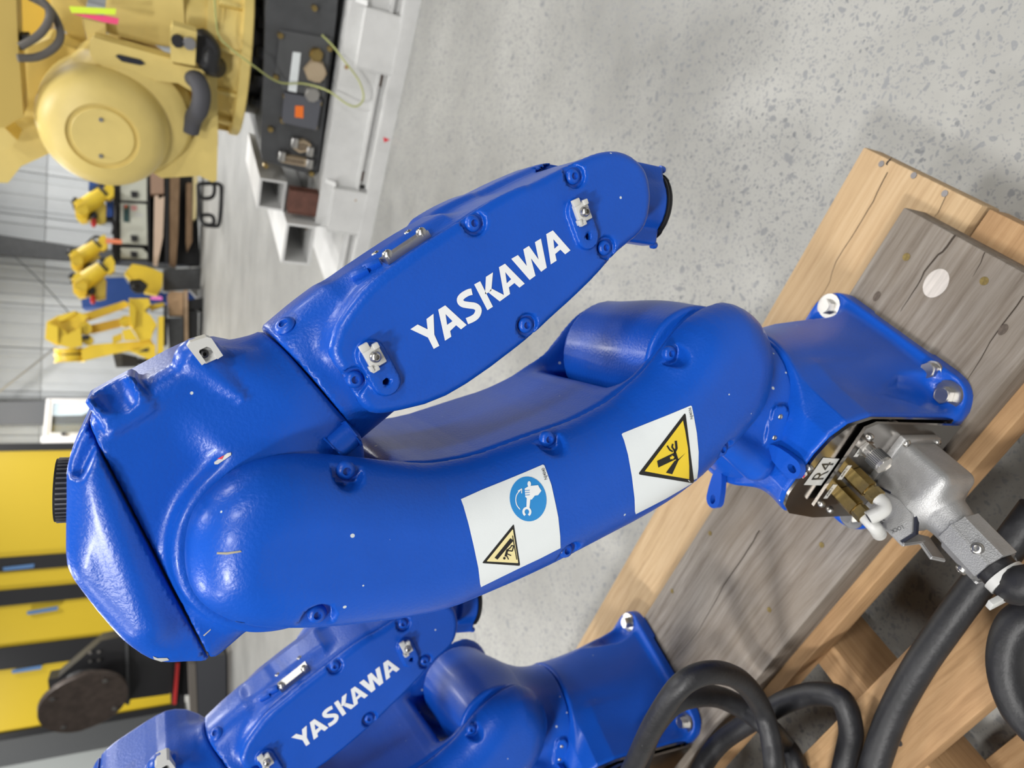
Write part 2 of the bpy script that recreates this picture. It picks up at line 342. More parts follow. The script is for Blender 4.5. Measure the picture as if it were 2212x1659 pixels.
A2, A3 = np.array([.043, .293]), np.array([-.0855, .640])
def f_cover0(p):
    d2 = poly2(XZ(p), COVER); return smax(ext(d2, p[:, 1], -.104, .06, .040), p[:, 1] + .0625, .003)
PINS = [(751, 1020), (1183, 948), (1443, 763), (689, 1334), (1231, 1194), (1569, 974)]
PP = hit(f_cover0, PINS, MWA)
def g2(q):
    e = 1e-3; a = np.array([[q[0] + e, q[1]], [q[0] - e, q[1]], [q[0], q[1] + e], [q[0], q[1] - e]]); d = poly2(a, COVER); g = np.array([d[0] - d[1], d[2] - d[3]]); return g / np.linalg.norm(g)
POCK = []
for q in PP:
    g = g2(q[[0, 2]]); dd = -poly2(q[None, [0, 2]], COVER)[0]; POCK.append((q[[0, 2]], g, -.0625 - min(.0385, .012 + dd * .9)))
def f_cover(p):
    d = f_cover0(p); q = XZ(p)
    for c, g, fl in POCK:
        a = q - c; t = np.clip(a @ g, 0, .035); u = np.linalg.norm(a - t[:, None] * g, axis=1) - .0102
        d = smax(d, -np.maximum(u, p[:, 1] - fl), .002)
    return d
def f_arm(p):
    q = XZ(p); y = p[:, 1]; d = ext(poly2(q, COVER) + .0006, y, -.0612, .108, .006)
    s = ext(np.linalg.norm(q - A2, axis=1) - .069, y, -.036, .086, .006); d = smax(d, -s, .034)
    s = np.maximum(np.linalg.norm(q - A3, axis=1) - .080, -.0545 - y); d = smax(d, -s, .030)
    return d
def f_turret0(p):
    d = cylA(p, (A2[0], -.056, A2[1]), (A2[0], .080, A2[1]), .0545, .004)
    n = capA(p, (0, 0, .150), (.028, .006, .262), .0835, .050)
    d = smax(smin(d, n, .05), .1822 - p[:, 2], .003)
    d = smin(d, capA(p, (-.045, -.055, .205), (-.02, -.05, .255), .017, .008), .018)
    return d
TPD = hit(f_turret0, [(1677, 921)], MWA)[0]; TPG = grad(f_turret0, TPD[None])[0]; TVU = np.array([TPG[1], -TPG[0], 0.0]); TVU /= np.linalg.norm(TVU)
def f_turret(p):
    q = p - TPD; t = q @ TPG; a = np.clip(q @ TVU, -.0125, .0125); r = np.linalg.norm(q - t[:, None] * TPG - a[:, None] * TVU, axis=1) - .0088
    return smin(f_turret0(p), ext(r, t, -.02, .0028, .0012), .002)
PANELO = np.array([(-.074, .012), (-.0745, .150), (-.066, .174), (-.05, .186), (-.03, .191), (.018, .192), (.034, .186), (.046, .172), (.056, .13), (.060, .05), (.060, .012)])
def f_base(p):
    x, y, z = p.T; t = np.clip((z - .016) / .155, 0, 1); t = 1 - (1 - t) ** 1.35
    qx, qy = np.abs(x) - .098 + .030, np.abs(y) - .098 + .030
    sq = np.hypot(np.maximum(qx, 0), np.maximum(qy, 0)) + np.minimum(np.maximum(qx, qy), 0) - .030
    ci = np.hypot(x, y) - .0806; d = smax(((1 - t) * sq + t * ci) * .9, np.abs(z - .0908) - .0908, .004)
    qx, qy = np.abs(x) - .103 + .026, np.abs(y) - .103 + .026
    fo = np.hypot(np.maximum(qx, 0), np.maximum(qy, 0)) + np.minimum(np.maximum(qx, qy), 0) - .026
    d = smin(d, smax(fo, np.abs(z - .0095) - .0085, .004), .014)
    for sx in (-1, 1):
        for sy in (-1, 1):
            k = capA(p, (sx * .0845, sy * .0845, .043), (sx * .125, sy * .125, .046), .0265); k2 = capA(p, (sx * .075, sy * .075, .06), (sx * .072, sy * .072, .125), .022, .002)
            d = smax(d, -smin(k, k2, .012), .006)
    d = smax(d, -(np.maximum(np.abs(y) - .040, np.maximum(.099 - np.abs(x), z - .005))), .002)
    d = smax(d, -(np.maximum(np.abs(x) - .040, np.maximum(.099 - np.abs(y), z - .005))), .002)
    o = ext(poly2(p[:, [1, 2]], PANELO), x, -.1045, -.03, .004); d = smin(d, o, .016)
    return np.maximum(d, .001 - z)
J4 = np.array([.66, 0, -.751]); J4 /= np.linalg.norm(J4); J4P = np.array([.0105, 0, .612])
HOUS = chaikin([(.040, .6800), (.0318, .6992), (.0147, .7247), (.0065, .7370), (-.0021, .7462), (-.0128, .7540), (-.0229, .7576), (-.0313, .7593), (-.042, .7608), (-.0732, .761), (-.0966, .7607), (-.1062, .7577), (-.116, .7522), (-.1353, .7406), (-.1538, .7270), (-.1655, .7158), (-.1712, .7047), (-.1724, .691), (-.1743, .6800), (-.172, .6720), (-.165, .6634), (-.1542, .6509), (-.14, .632), (-.122, .610), (-.098, .590), (-.06, .574), (-.028, .580), (.010, .620), (.036, .655)], 1)
SPN = np.array([-(.7481 - .6777), -.0161 + .1707]); SPN = np.array([-.0704, .1546]); SPN /= np.linalg.norm(SPN); SPC = SPN @ np.array([-.0868, .7142])
def f_elbow0(p):
    q = XZ(p); d2 = poly2(q, HOUS); d = ext(d2, p[:, 1], -.047, .088, .016)
    d = smin(d, cylA(p, J4P - J4 * .07, J4P - J4 * .0012, .0535, .003), .022)
    ring = cylA(p, (A3[0], -.0595, A3[1]), (A3[0], 0, A3[1]), .0640, .006); d = smin(d, ring, .010)
    d = smin(d, capA(p, (.029, -.033, .689), (.0095, -.0505, .6645), .0165, .0025), .003)
    w = boxA(p, (.003, -.028, .7325), (.030, .042, .026), .003, np.array([[.56, 0, .83], [0, 1, 0], [-.83, 0, .56]])); d = smin(d, w, .004)
    qh = p - np.array([.011, -.046, .7375]); th = (qh @ np.array([.83, 0, .56])) * .72 - qh[:, 1] * .69; tw = (qh @ np.array([.83, 0, .56])) * .69 + qh[:, 1] * .72; uh = (np.sqrt((qh @ np.array([.56, 0, -.83])) ** 2 / .0105 ** 2 + th ** 2 / .010 ** 2 + tw ** 2 / .024 ** 2) - 1) * .009; d = smax(d, -uh, .001)
    return d
def f_elbow(p): return smax(f_elbow0(p), XZ(p) @ SPN - SPC, .002)
def f_mcap(p):
    d = f_elbow0(p); q = XZ(p); d = smin(d, capA(p, (-.04, -.0415, .742), (-.135, -.0415, .712), .010, .012), .016)
    k = boxA(p, (-.026, -.055, .757), (.026, .034, .020), .003, np.array([[.93, 0, .36], [0, 1, 0], [-.36, 0, .93]])); d = smax(d, -k, .004)
    return smax(d, SPC + .0012 - q @ SPN, .002)
PANEL = chaikin([(.0476, .6146), (.058, .6120), (.0668, .6075), (.0785, .6000), (.0862, .5935), (.0939, .5860), (.1015, .5765), (.1135, .5620), (.127, .5440), (.1397, .5270), (.153, .5100), (.162, .4965), (.170, .4825), (.1718, .476), (.187, .4515), (.196, .4355), (.204, .4205), (.2082, .4063), (.2080, .3926), (.2030, .3803), (.196, .3727), (.1845, .3680), (.174, .3662), (.158, .3676), (.1477, .3745), (.140, .3842), (.130, .3960), (.112, .4110), (.0925, .4305), (.0794, .4450), (.062, .4630), (.0280, .5065), (.0102, .5365), (.0018, .5700), (.0010, .5822), (.0055, .5905), (.0152, .5965), (.0245, .6030), (.0345, .6110), (.0423, .6150)], 1)
NECK = chaikin([(.040, .6500), (.048, .6445), (.0575, .636), (.0680, .6265), (.0815, .6115), (.0960, .5940), (.1205, .563), (.1340, .5450), (.150, .52), (.12, .50), (.02, .56), (-.02, .585)], 1)
def f_fore(p):
    q = XZ(p); d2 = poly2(q, PANEL); d = ext(d2 + .0012, p[:, 1], -.056, .058, .012)
    t = (p - J4P) @ J4
    d = smin(d, np.maximum(cylA(p, J4P, J4P + J4 * .05, .0532, .002), -t), .010)
    d = smin(d, ext(poly2(q, PANEL) - .004, p[:, 1], .022, .075, .012) + np.maximum(0, .16 - t) * .35, .006)
    d = smin(d, ext(poly2(q, NECK), p[:, 1], -.036, .040, .022), .014)
    s = np.maximum(np.linalg.norm(q - np.array([.172, .395]), axis=1) - .040, np.abs(p[:, 1]) - .036); d = np.maximum(d, -s)
    return smax(d, .0006 - t, .003)
def f_panel0(p):
    d = ext(poly2(XZ(p), PANEL), p[:, 1], -.066, .03, .0075); return smax(d, p[:, 1] + .0568, .002)
FPINS = [(1243, 380), (1026, 482), (1311, 535), (1140, 703), (768, 821)]
FP = hit(f_panel0, FPINS, MWA); CLIPS = [(800, 765, 832, 823), (1246, 457, 1265, 511)]
CP = [hit(f_panel0, [c[:2], c[2:]], MWA) for c in CLIPS]
def f_panel(p):
    d = f_panel0(p); q = XZ(p)
    for k, c in enumerate(FP):
        o = np.array([c[0] - .02, c[2] + .015]) if k == 4 else c[[0, 2]]
        a = q - c[[0, 2]]; b = o - c[[0, 2]]; L = np.linalg.norm(b); t = np.clip(a @ (b / L), 0, L) if L > 0 else np.zeros(len(a))
        u = np.linalg.norm(a - (t[:, None] * (b / L) if L > 0 else 0), axis=1) - .0088; d = smax(d, -np.maximum(u, p[:, 1] + .0615), .0018)
    for c in CP:
        d = smin(d, ext(np.maximum(capA(np.c_[q[:, 0], np.zeros(len(q)), q[:, 1]], (c[0, 0], 0, c[0, 2]), (c[1, 0], 0, c[1, 2]), .0098), -1), p[:, 1], -.0705, -.05, .0015), .0018)
        d = smax(d, -cylA(p, (c[1, 0], -.09, c[1, 2]), (c[1, 0], -.055, c[1, 2]), .0026, .0005), .0006)
    return d
base = sdf_mesh('base', f_base, (-.115, -.115, -.006), (.115, .115, .2), .0036, MBLUE, robot, LB)
turret = sdf_mesh('turret', f_turret, (-.09, -.09, .17), (.115, .1, .36), .0034, MBLUE, robot, LA)
arm = sdf_mesh('lower_arm', f_arm, (-.155, -.075, .215), (.115, .118, .705), .004, MBLUE, robot, LA)
cover = sdf_mesh('lower_arm_cover', f_cover, (-.155, -.112, .215), (.112, -.055, .705), .0030, MBLUE, robot, LA)
elbow = sdf_mesh('elbow_housing', f_elbow, (-.185, -.07, .56), (.06, .10, .775), .0034, MBLUE, robot, LA)
mcap = sdf_mesh('motor_cover', f_mcap, (-.185, -.07, .66), (.02, .10, .775), .0034, MBLUE, robot, LA)
fore = sdf_mesh('forearm', f_fore, (-.06, -.07, .345), (.225, .085, .675), .0036, MBLUE, robot, LA)
panel = sdf_mesh('forearm_cover', f_panel, (-.01, -.08, .355), (.22, -.045, .625), .0026, MBLUE, robot, LA)
MDISC = Matrix.Rotation(R(90), 4, 'X')
def screw_at(parent, p, d, r=.0058, m=None, hexm=None, h=.0036, name='screw'):   # button head screw, axis d
    q = Vector(d).to_track_quat('Z', 'Y').to_matrix().to_4x4(); q.translation = Vector(p)
    b = MB(); b.lathe([(r * .98, -.002), (r, h * .25), (r * .86, h * .7), (r * .58, h * .96), (r * .44, h), (r * .40, h * .35), (r * .02, h * .30)], Matrix.Identity(4), 18)
    o = b.build(name, m or MBLUE2, parent, q); return o
for c, g, fl in POCK: screw_at(cover, (c[0], fl - .0005, c[1]), (0, -1, 0), .0062)
for c in FP: screw_at(panel, (c[0], -.0618, c[2]), (0, -1, 0), .0060)
for c in CP:                         # white cable clips with a socket screw
    a, b = c[0], c[1]; u = np.array([b[0] - a[0], 0, b[2] - a[2]]); u /= np.linalg.norm(u); v = np.array([u[2], 0, -u[0]])
    rot = Matrix(((v[0], u[0], 0), (0, 0, -1), (v[2], u[2], 0)))
    k = MB(); cc = a + u * .001; cc[1] = -.0725; q_ = .80
    k.box(cc, (.0145 * q_, .0175 * q_, .0048), rot, .0008)
    k.box(cc - u * .0085 + v * .003 + [0, -.0012, 0], (.0065, .005, .0034), rot, .0006); k.box(cc - u * .0060 - v * .004 + [0, -.002, 0], (.004, .004, .0034), rot, .0005); k.box(cc + u * .0075 + v * .0035 + [0, -.001, 0], (.0055, .0035, .004), rot, .0006); k.box(cc + u * .006 + v * .0058 + [0, -.001, 0], (.0025, .004, .0055), rot, .0005)
    cl = k.build('cable_clip', MWHITEP, panel); screw_at(cl, (cc[0], -.0752, cc[2]), (0, -1, 0), .0040, MSTEEL, h=.0045)
# lettering on the forearm cover
zf = lambda pts: Z(pts, 660, 560, 3.95); zg = lambda pts: Z(pts, 1100, 280, 3.95)
LOGO = [zf([(893, 597), (955, 556), (1040, 598), (1030, 510), (1090, 465), (1097, 642), (1140, 738), (1092, 765), (1043, 668)]),
        (zf([(1130, 430), (1190, 393), (1373, 560), (1325, 598), (1283, 563), (1232, 612), (1242, 660), (1188, 695)]), [zf([(1193, 468), (1252, 528), (1206, 560)])]),
        zf([(1437, 215), (1488, 187), (1597, 405), (1550, 435)]), zf([(1537, 150), (1597, 112), (1583, 268), (1530, 300)]), zf([(1560, 285), (1585, 250), (1690, 305), (1655, 360)]),
        (zf([(1648, 68), (1700, 38), (1868, 208), (1823, 242), (1780, 203), (1733, 240), (1743, 296), (1655, 360), (1690, 303)]), [zf([(1702, 110), (1752, 170), (1715, 205)])]),
        zg([(15, 1103), (72, 1070), (148, 1163), (118, 1022), (166, 992), (248, 1108), (217, 960), (268, 930), (318, 1178), (270, 1213), (183, 1098), (222, 1247), (172, 1283)]),
        (zg([(313, 892), (370, 860), (520, 1030), (475, 1064), (434, 1024), (390, 1062), (402, 1118), (352, 1150)]), [zg([(374, 935), (418, 985), (383, 1017)])])]
S = chaikin([(1418, 276), (1385, 283), (1335, 312), (1312, 345), (1330, 382), (1390, 392), (1450, 398), (1478, 430), (1462, 480), (1425, 508), (1375, 528)], 0)
def smooth_open(P, n=2):
    P = np.array(P, float)
    for _ in range(n): P = np.concatenate([P[:1], np.stack([.75 * P[:-1] + .25 * P[1:], .25 * P[:-1] + .75 * P[1:]], 1).reshape(-1, 2), P[-1:]])
    return P
def ribbon(P, w):
    P = np.array(P); T = np.gradient(P, axis=0); T /= np.linalg.norm(T, axis=1, keepdims=True); N_ = np.c_[-T[:, 1], T[:, 0]] * w / 2
    return [tuple(x) for x in P + N_] + [tuple(x) for x in (P - N_)[::-1]]
LOGO.append(zf(ribbon(smooth_open(S), 56)))
V_, F_ = tri2(LOGO, 30); lg = print_on('lettering', V_, F_, f_panel0, MWA, MLOGO, panel, .0004); lg['label'] = 'white lettering YASKAWA'
# stickers on the lower arm cover
zs = lambda pts: Z(pts, 960, 860, 3.687)
def sticker(name, outline, label):
    V, F = tri2([outline], 12); o = print_on(name, V, F, f_cover0, MWA, MDECAL, cover, .0004); o['label'] = label; return o
def prt(name, polys, m, par, off, ml=12): V, F = tri2(polys, ml); return print_on(name, V, F, f_cover0, MWA, m, par, off)
def rtri(P, r, n=6):                 # rounded triangle
    out = []; P = [np.array(p, float) for p in P]
    for i in range(3):
        a, b, c = P[i - 1], P[i], P[(i + 1) % 3]; u = (a - b) / np.linalg.norm(a - b); v = (c - b) / np.linalg.norm(c - b); p0, p1 = b + u * r, b + v * r
        for k in range(n + 1): t = k / n; out.append(tuple((1 - t) ** 2 * p0 + 2 * t * (1 - t) * b + t * t * p1))
    return out
s1 = sticker('warning_sticker', zs([(130, 806), (300, 730), (470, 662), (640, 592), (782, 531), (795, 537), (850, 690), (885, 850), (905, 950), (920, 1100), (923, 1192), (760, 1275), (600, 1350), (440, 1428), (290, 1502), (283, 1480), (268, 1350), (230, 1170), (190, 1000), (150, 860)]), 'white sticker with blue wrench sign and crushing warning triangle')
prt('blue_sign', [zs(oval((664, 803), 146, 177, -.12, 40))], MBLUI, s1, .0006)
arc = [(652 + 27 * math.cos(t), 903 + 30 * math.sin(t)) for t in np.linspace(R(120), R(120 + 300), 16)]
hand = [(636, 722), (668, 702), (742, 694), (754, 716), (768, 738), (742, 772), (716, 776), (692, 806), (676, 808), (676, 792), (652, 796), (640, 786)]
prt('white_pictogram', [zs(hand), zs(oval((672, 685), 14, 22, 0, 14)), zs([(652, 790), (682, 790), (672, 878), (648, 878)]), zs(ribbon(arc, 18)), zs(ribbon(smooth_open([(598, 884), (572, 855), (562, 810), (572, 765), (604, 732)]), 7))] + [zs(q) for q in stroke([(583, 742), (612, 724), (611, 758)], 7)], MLOGO, s1, .0009, 8)
prt('finger_lines', [zs(q) for k in range(3) for q in stroke([(634, 738 + k * 18), (674, 734 + k * 18)], 4)], MBLUI, s1, .0011, 8)
prt('triangle_border', [zs(rtri([(549, 1000), (600, 1332), (296, 1312)], 14))], MINK, s1, .0006)
prt('triangle_field', [zs(rtri([(541, 1040), (584, 1309), (332, 1297)], 8))], MCREI, s1, .0008)
prt('crush_pictogram', [zs([(394, 1268), (520, 1112), (545, 1132), (418, 1282)]), zs(oval((472, 1271), 10, 10))] + [zs(q) for P, w in (([(537, 1093), (571, 1280)], 7), ([(482, 1255), (496, 1205)], 17), ([(496, 1205), (520, 1188), (530, 1170), (548, 1175)], 9), ([(500, 1210), (535, 1215), (545, 1180)], 9), ([(490, 1250), (505, 1280)], 8), ([(490, 1235), (525, 1250)], 8)) for q in stroke(P, w)], MINK, s1, .0010, 8)
print_text('serial_text', 'NJ4040', zs([(818, 648)])[0], np.array([-6, -22]) / 3.687, np.array([-24, 7]) / 3.687, f_cover0, MWA, MINK, s1, .0007)
s2 = sticker('warning_sticker', zs([(1410, 290), (1420, 280), (1600, 207), (1780, 135), (1958, 60), (1968, 64), (1985, 150), (2008, 280), (2022, 430), (2020, 560), (2008, 655), (1880, 730), (1760, 800), (1640, 862), (1522, 922), (1515, 900), (1512, 800), (1490, 620), (1460, 450), (1430, 340)]), 'white sticker with yellow pinching hazard triangle')
prt('triangle_border', [zs(rtri([(1916, 112), (1986, 676), (1536, 606)], 26))], MINK, s2, .0006)
prt('triangle_field', [zs([(1895, 178), (1912, 260), (1935, 400), (1944, 540), (1944, 641), (1760, 612), (1590, 580)])], MYELI, s2, .0008)
prt('pinch_pictogram', [zs([(1687, 498), (1828, 430), (1842, 482), (1697, 551)]), zs([(1914, 435), (1858, 494), (1808, 604), (1757, 592), (1826, 498), (1862, 480)])] + [zs(q) for P, w in (([(1836, 340), (1842, 398), (1828, 426), (1850, 494)], 19), ([(1812, 364), (1806, 388), (1824, 412), (1830, 440)], 14), ([(1768, 378), (1788, 410), (1812, 424)], 13)) for q in stroke(P, w)], MINK, s2, .0010, 8)
prt('pinch_arrow', [zs([(1788, 466), (1804, 462), (1802, 452), (1824, 466), (1810, 488), (1808, 480), (1792, 486)])], MYELI, s2, .0012, 8)
print_text('serial_text', 'NJ4036', zs([(1976, 166)])[0], np.array([-4, -22]) / 3.687, np.array([-22, 4]) / 3.687, f_cover0, MWA, MINK, s2, .0007)
# home mark on the elbow ring, chips of worn paint
def mark(parent, f, mw, quad, tri, off=.0006):
    V, F = tri2([quad], 10); o = print_on('home_mark', V, F, f, mw, MWHITEP, parent, off); V, F = tri2([tri], 10); r_ = print_on('red_triangle', V, F, f, mw, MREDI, o, .0004 + off); return o
mark(elbow, f_elbow, MWA, Z([(1833, 1022), (1945, 943), (1972, 940), (1974, 962), (1862, 1042), (1835, 1042)], 0, 740, 3.95), Z([(1862, 993), (1918, 963), (1900, 998)], 0, 740, 3.95))
CHIP = mat('bare_primer', (.40, .41, .40), .6)
V, F = tri2([Z([(930, 168), (985, 165), (1062, 178), (1065, 205), (1020, 215), (960, 195)], 260, 1300, 3.95)], 8); print_on('paint_chip', V, F, f_cover0, MWA, CHIP, cover, .0003)
V, F = tri2([Z([(280, 462), (320, 478), (400, 476), (418, 495), (350, 508), (290, 488)], 260, 1300, 3.95)], 8); print_on('paint_chip', V, F, f_mcap, MWA, CHIP, mcap, .0003)
V, F = tri2([Z([(322, 912), (400, 912), (505, 898), (512, 910), (400, 930), (320, 926)], 380, 940, 3.607)], 8); print_on('paint_chip', V, F, f_cover0, MWA, mat('ochre_scuff', (.30, .27, .18), .6), cover, .0003)
V, F = tri2([Z([(705, 285), (772, 228), (770, 240), (715, 292)], 260, 1300, 3.95)], 8); print_on('paint_chip', V, F, f_elbow, MWA, CHIP, elbow, .0003)
# stainless access plate with four bolts, two latches and an oval window on the forearm back
pc = hit(f_fore, [(861, 527)], MWA)[0]; pn = np.array([.79, 0, .613]); pl = np.array([.613, 0, -.79])
def lplane(x, y):                    # picture point on the plate plane, arm frame
    Ri = MWA[:3, :3]; d_ = ray(x, y) @ Ri; o_ = (CAM - MWA[:3, 3]) @ Ri; return o_ + d_ * ((pn @ (pc - o_)) / (pn @ d_))
bl_ = [lplane(*q) for q in ((880, 509), (912, 502), (842, 548), (812, 552))]; cm = sum(bl_) / 4; lu = max(abs((q - cm) @ pl) for q in bl_); lw = max(abs(q[1] - cm[1]) for q in bl_)
lw = min(lw, .013); tt = np.linspace(-.03, .03, 121); fv = f_fore(cm + pn * tt[:, None]); cm = cm + pn * (tt[np.where(fv < 0)[0].max()] - .0008) if (fv < 0).any() else cm; pq_ = [cm + pl * a_ * (lu + .004) + np.array([0, b_ * (lw + .0035), 0]) for a_, b_ in ((-1, -1), (1, -1), (1, 1), (-1, 1))]
k = MB(); k.prism([q - pn * .004 for q in pq_], [q + pn * .0012 for q in pq_]); ap = k.build('access_plate', MSTEEL, fore, bevel=.0004)
for a_, b_ in ((-1, -1), (1, -1), (1, 1), (-1, 1)): screw_at(ap, cm + pl * a_ * lu + np.array([0, b_ * lw, 0]) + pn * .001, pn, .0040, MSTEEL, h=.004)
for q in ((779, 594), (805, 577)):
    h_ = hit(f_fore, [q], MWA); g_ = grad(f_fore, h_)[0]; qm = Vector(g_).to_track_quat('Z', 'Y').to_matrix(); MB().box(h_[0] + g_ * .001, (.007, .013, .005), qm, .0008).build('latch', MBLUE2, fore)
h_ = hit(f_fore, [(616, 704)], MWA); g_ = grad(f_fore, h_)[0]; screw_at(fore, h_[0], g_, .0075, MBLUE2, h=.003, name='plug')
# white cable clamp on the elbow, stopper, knurled cap on the motor cover
def lf(x, y, Y): n_ = np.array([math.sin(R(7)), math.cos(R(7)), 0]); w = on(x, y, n_, float(n_ @ O) + Y) - O; return np.array(LA.inverted() @ Vector(w))
k = MB(); out_ = [(404, 748), (411, 739), (447, 728), (457, 731), (482, 768), (470, 776), (455, 752), (447, 749), (431, 756), (430, 761), (445, 783), (436, 789)]
P_ = [lf(x, y, -.0515) for x, y in out_]; k.prism(P_, [q + np.array([0, .024, 0]) for q in P_]); P_ = [lf(x, y, -.0485) for x, y in [(430, 757), (452, 748), (470, 774), (444, 786)]]; k.prism(P_, [q + np.array([0, .012, 0]) for q in P_])
cc = k.build('cable_clamp', MWHITEP, elbow, bevel=.0012); h_ = lf(441, 764, -.0485); screw_at(cc, h_, (0, -1, 0), .0028, MBLACK)
h_ = hit(f_elbow, [(728, 962)], MWA)[0]; sm = Matrix.Identity(4)
k = MB(); a_ = J4P + J4 * .004; c0 = np.array([h_[0], -.058, h_[2]]); k.cyl(c0 - J4 * .003 + [0, .006, 0], c0 + J4 * .013 + [0, .006, 0], .0095, n=24); k.build('stopper', MBLUE2, elbow, bevel=.0015)
k = MB(); kp = np.array([-.062, .005, .758]); k.cyl(kp, kp + [0, 0, .011], .0205, n=44); k.build('knurled_cap', MBLACK, mcap, bevel=.0008)
b = MB()
for q in range(40):
    t = 2 * math.pi * q / 40; b.box(kp + [.0205 * math.cos(t), .0205 * math.sin(t), .006], (.0016, .0012, .009), Matrix.Rotation(t, 3, 'Z'))
b.build('knurling', MSTEEL, mcap)
# wrist: yoke, wrist body with two ears, tool flange
WC = np.array([.176, .0, .402])
wy = MB()
wr = sdf_mesh('wrist', lambda p: smin(smin(cylA(p, WC + [0, -.034, 0], WC + [0, .034, 0], .031, .004), cylA(p, WC + [.004, 0, -.010], WC + [.006, 0, -.078], .0240, .003), .012), smin(cylA(p, WC + [.006, 0, -.053], WC + [.006, 0, -.0795], .0305, .003), np.minimum(boxA(p, WC + [.033, -.012, -.056], (.012, .020, .044), .003), boxA(p, WC + [-.023, -.012, -.060], (.012, .020, .038), .003)), .005), .006), (.12, -.05, .30), (.235, .05, .45), .0030, MBLUE, robot, LA)
k = MB(); k.cyl(WC + [.0065, 0, -.0795], WC + [.0065, 0, -.0835], .0300, n=48); fl = k.build('tool_flange', MBLACK, robot, LA, bevel=.001)
k = MB(); k.cyl(WC + [.0065, 0, -.0835], WC + [.0065, 0, -.0852], .028, n=48); k.build('flange_ring', MSTEEL, fl)
k = MB(); k.cyl(WC + [.005, 0, -.030], WC + [.005, 0, -.040], .0268, n=40); k.box(WC + [.012, -.022, -.034], (.026, .010, .014), None, .002); k.build('wrist_seal', MWHITEP, wr)
for dx in (.038, -.028): screw_at(wr, WC + [dx, -.014, -.081], (0, 0, -1), .0034, MBLUE2)
# hoisting ears and pad on the turret
for s_ in (-1, 1): screw_at(turret, TPD + TVU * s_ * .0105 + TPG * .0026, TPG, .0026, MSTEEL, h=.0012)
def ear(px, z, out, name='hoisting_ear'):
    p = on(*px, UP, O[2] + z) - O; p = np.array(LA.inverted() @ Vector(p)); u = np.array([p[0], p[1], 0]); u /= np.linalg.norm(u); v = np.array([-u[1], u[0], 0])
    b = bmesh.new(); n = 20; ou = []; inn = []
    for q in range(n):
        t = 2 * math.pi * q / n; c, s = math.cos(t), math.sin(t); e = max(0, -c) * .026
        ou.append(p + u * (.0095 * c - e) + v * .0095 * s); inn.append(p + u * .0052 * c + v * .0036 * s)
    rows = [[b.verts.new(tuple(x + UP * h)) for x in L] for L, h in ((ou, .0035), (inn, .0035), (inn, -.0035), (ou, -.0035))]
    for i in range(4):
        A, B = rows[i], rows[(i + 1) % 4]
        for q in range(n): b.faces.new((A[q], A[(q + 1) % n], B[(q + 1) % n], B[q]))
    m_ = MB(); m_.b.free(); m_.b = b; return m_.build(name, MBLUE2, turret)
ear((1716, 1012), .1975, 1); ear((1545, 1078), .186, 1)
b_ = MB(); b_.box((-.012, .079, .196), (.022, .020, .026), Matrix.Rotation(R(8), 3, 'Z'), .004); b_.build('stop_block', MBLUE2, turret)
# bolts of the base
def hexbolt(parent, x, y, z, r, washer, mx):
    k = MB(); k.cyl((x, y, z), (x, y, z + .0022), washer, n=32); w_ = k.build('washer', MSTEEL, parent, mx, bevel=.0004)
    k = MB(); k.cyl((x, y, z + .0022), (x, y, z + .0022 + r * .9), r, n=6, phase=.4); k.cyl((x, y, z + .0022 + r * .9), (x, y, z + .0028 + r * .9), r * .8, n=24); k.build('hex_bolt', MSTEEL, w_, bevel=.0006)
for sx in (-1, 1):
    for sy in (-1, 1): hexbolt(base, sx * .0845, sy * .0845, .0182, .0088, .0150, None)
hexbolt(base, -.0585, -.0955, .019, .0085, .0100, None)
k = MB(); k.box((-.064, -.073, .0186), (.022, .011, .0012), Matrix.Rotation(R(25), 3, 'Z')); k.build('earth_tag', MWHITEP, base)
# connector plate on the back of the base
MINUS = Matrix.Identity(4)
def plate(pts, x0, x1, name, m, par, bev=.0005, mx=None):
    k = MB(); k.prism([(x0, y, z) for y, z in pts], [(x1, y, z) for y, z in pts]); return k.build(name, m, par, mx, bevel=bev)
bp = plate([(y * .97 - .0002, z * .985 + .001) for y, z in np.concatenate([[(-.060, .004), (-.074, .026)], PANELO[1:-1], [(.060, .026), (.050, .004)]])], -.1045, -.1075, 'connector_panel', MPOLISH, robot, .0006, LB)
def bf(x, y, xb):                    # picture point -> base frame on plane x = xb
    p = on(x, y, E2, float(E2 @ O) + xb) - O; return np.array([xb, p @ E1, p[2]])
TL, TR = bf(1757, 1093, -.1135), bf(1871, 926, -.1135)
FRP = [(TL[1], TL[2]), (TR[1], TR[2]), (TR[1] - .006, TR[2] - .012), (TR[1] - .003, .018), (TL[1] - .002, .018)]
fp = plate(FRP, -.1108, -.1138, 'fitting_plate', MPOLISH, bp, .0004)
for q in ((1933, 917), (2055, 924), (2033, 947), (1748, 1011), (1793, 1101)): screw_at(bp, bf(*q, -.1075), (-1, 0, 0), .0036, MSTEEL)
for q in ((1878, 944), (1774, 1088)): screw_at(fp, bf(*q, -.1138), (-1, 0, 0), .0036, MSTEEL)
def pix_plane(name, V, F, xb, m, par):
    P = np.array([bf(x, y, xb) for x, y in V]); return mesh_obj(name, P, orient(P, F, np.tile([-1.0, 0, 0], (len(P), 1))), m, par)
zr = lambda pts: Z(pts, 1680, 880, 6.914)
def paper(name, quad, xb, par, txt, org, du, dv):
    V, F = tri2([zr(quad)], 50); o = pix_plane(name, V, F, xb, MWHITEP, par)
    V, F = glyphs(txt); P = np.array(zr([org])[0]) + V[:, :1] * np.array(du) / 6.914 + V[:, 1:] * np.array(dv) / 6.914; pix_plane('lettering', P, F, xb - .0003, MINK, o); return o
paper('paper_label', [(388, 1158), (680, 752), (922, 768), (645, 1165)], -.1080, bp, 'R4', (660, 1100), (130, -190), (-185, 5))['label'] = 'white paper label R4'
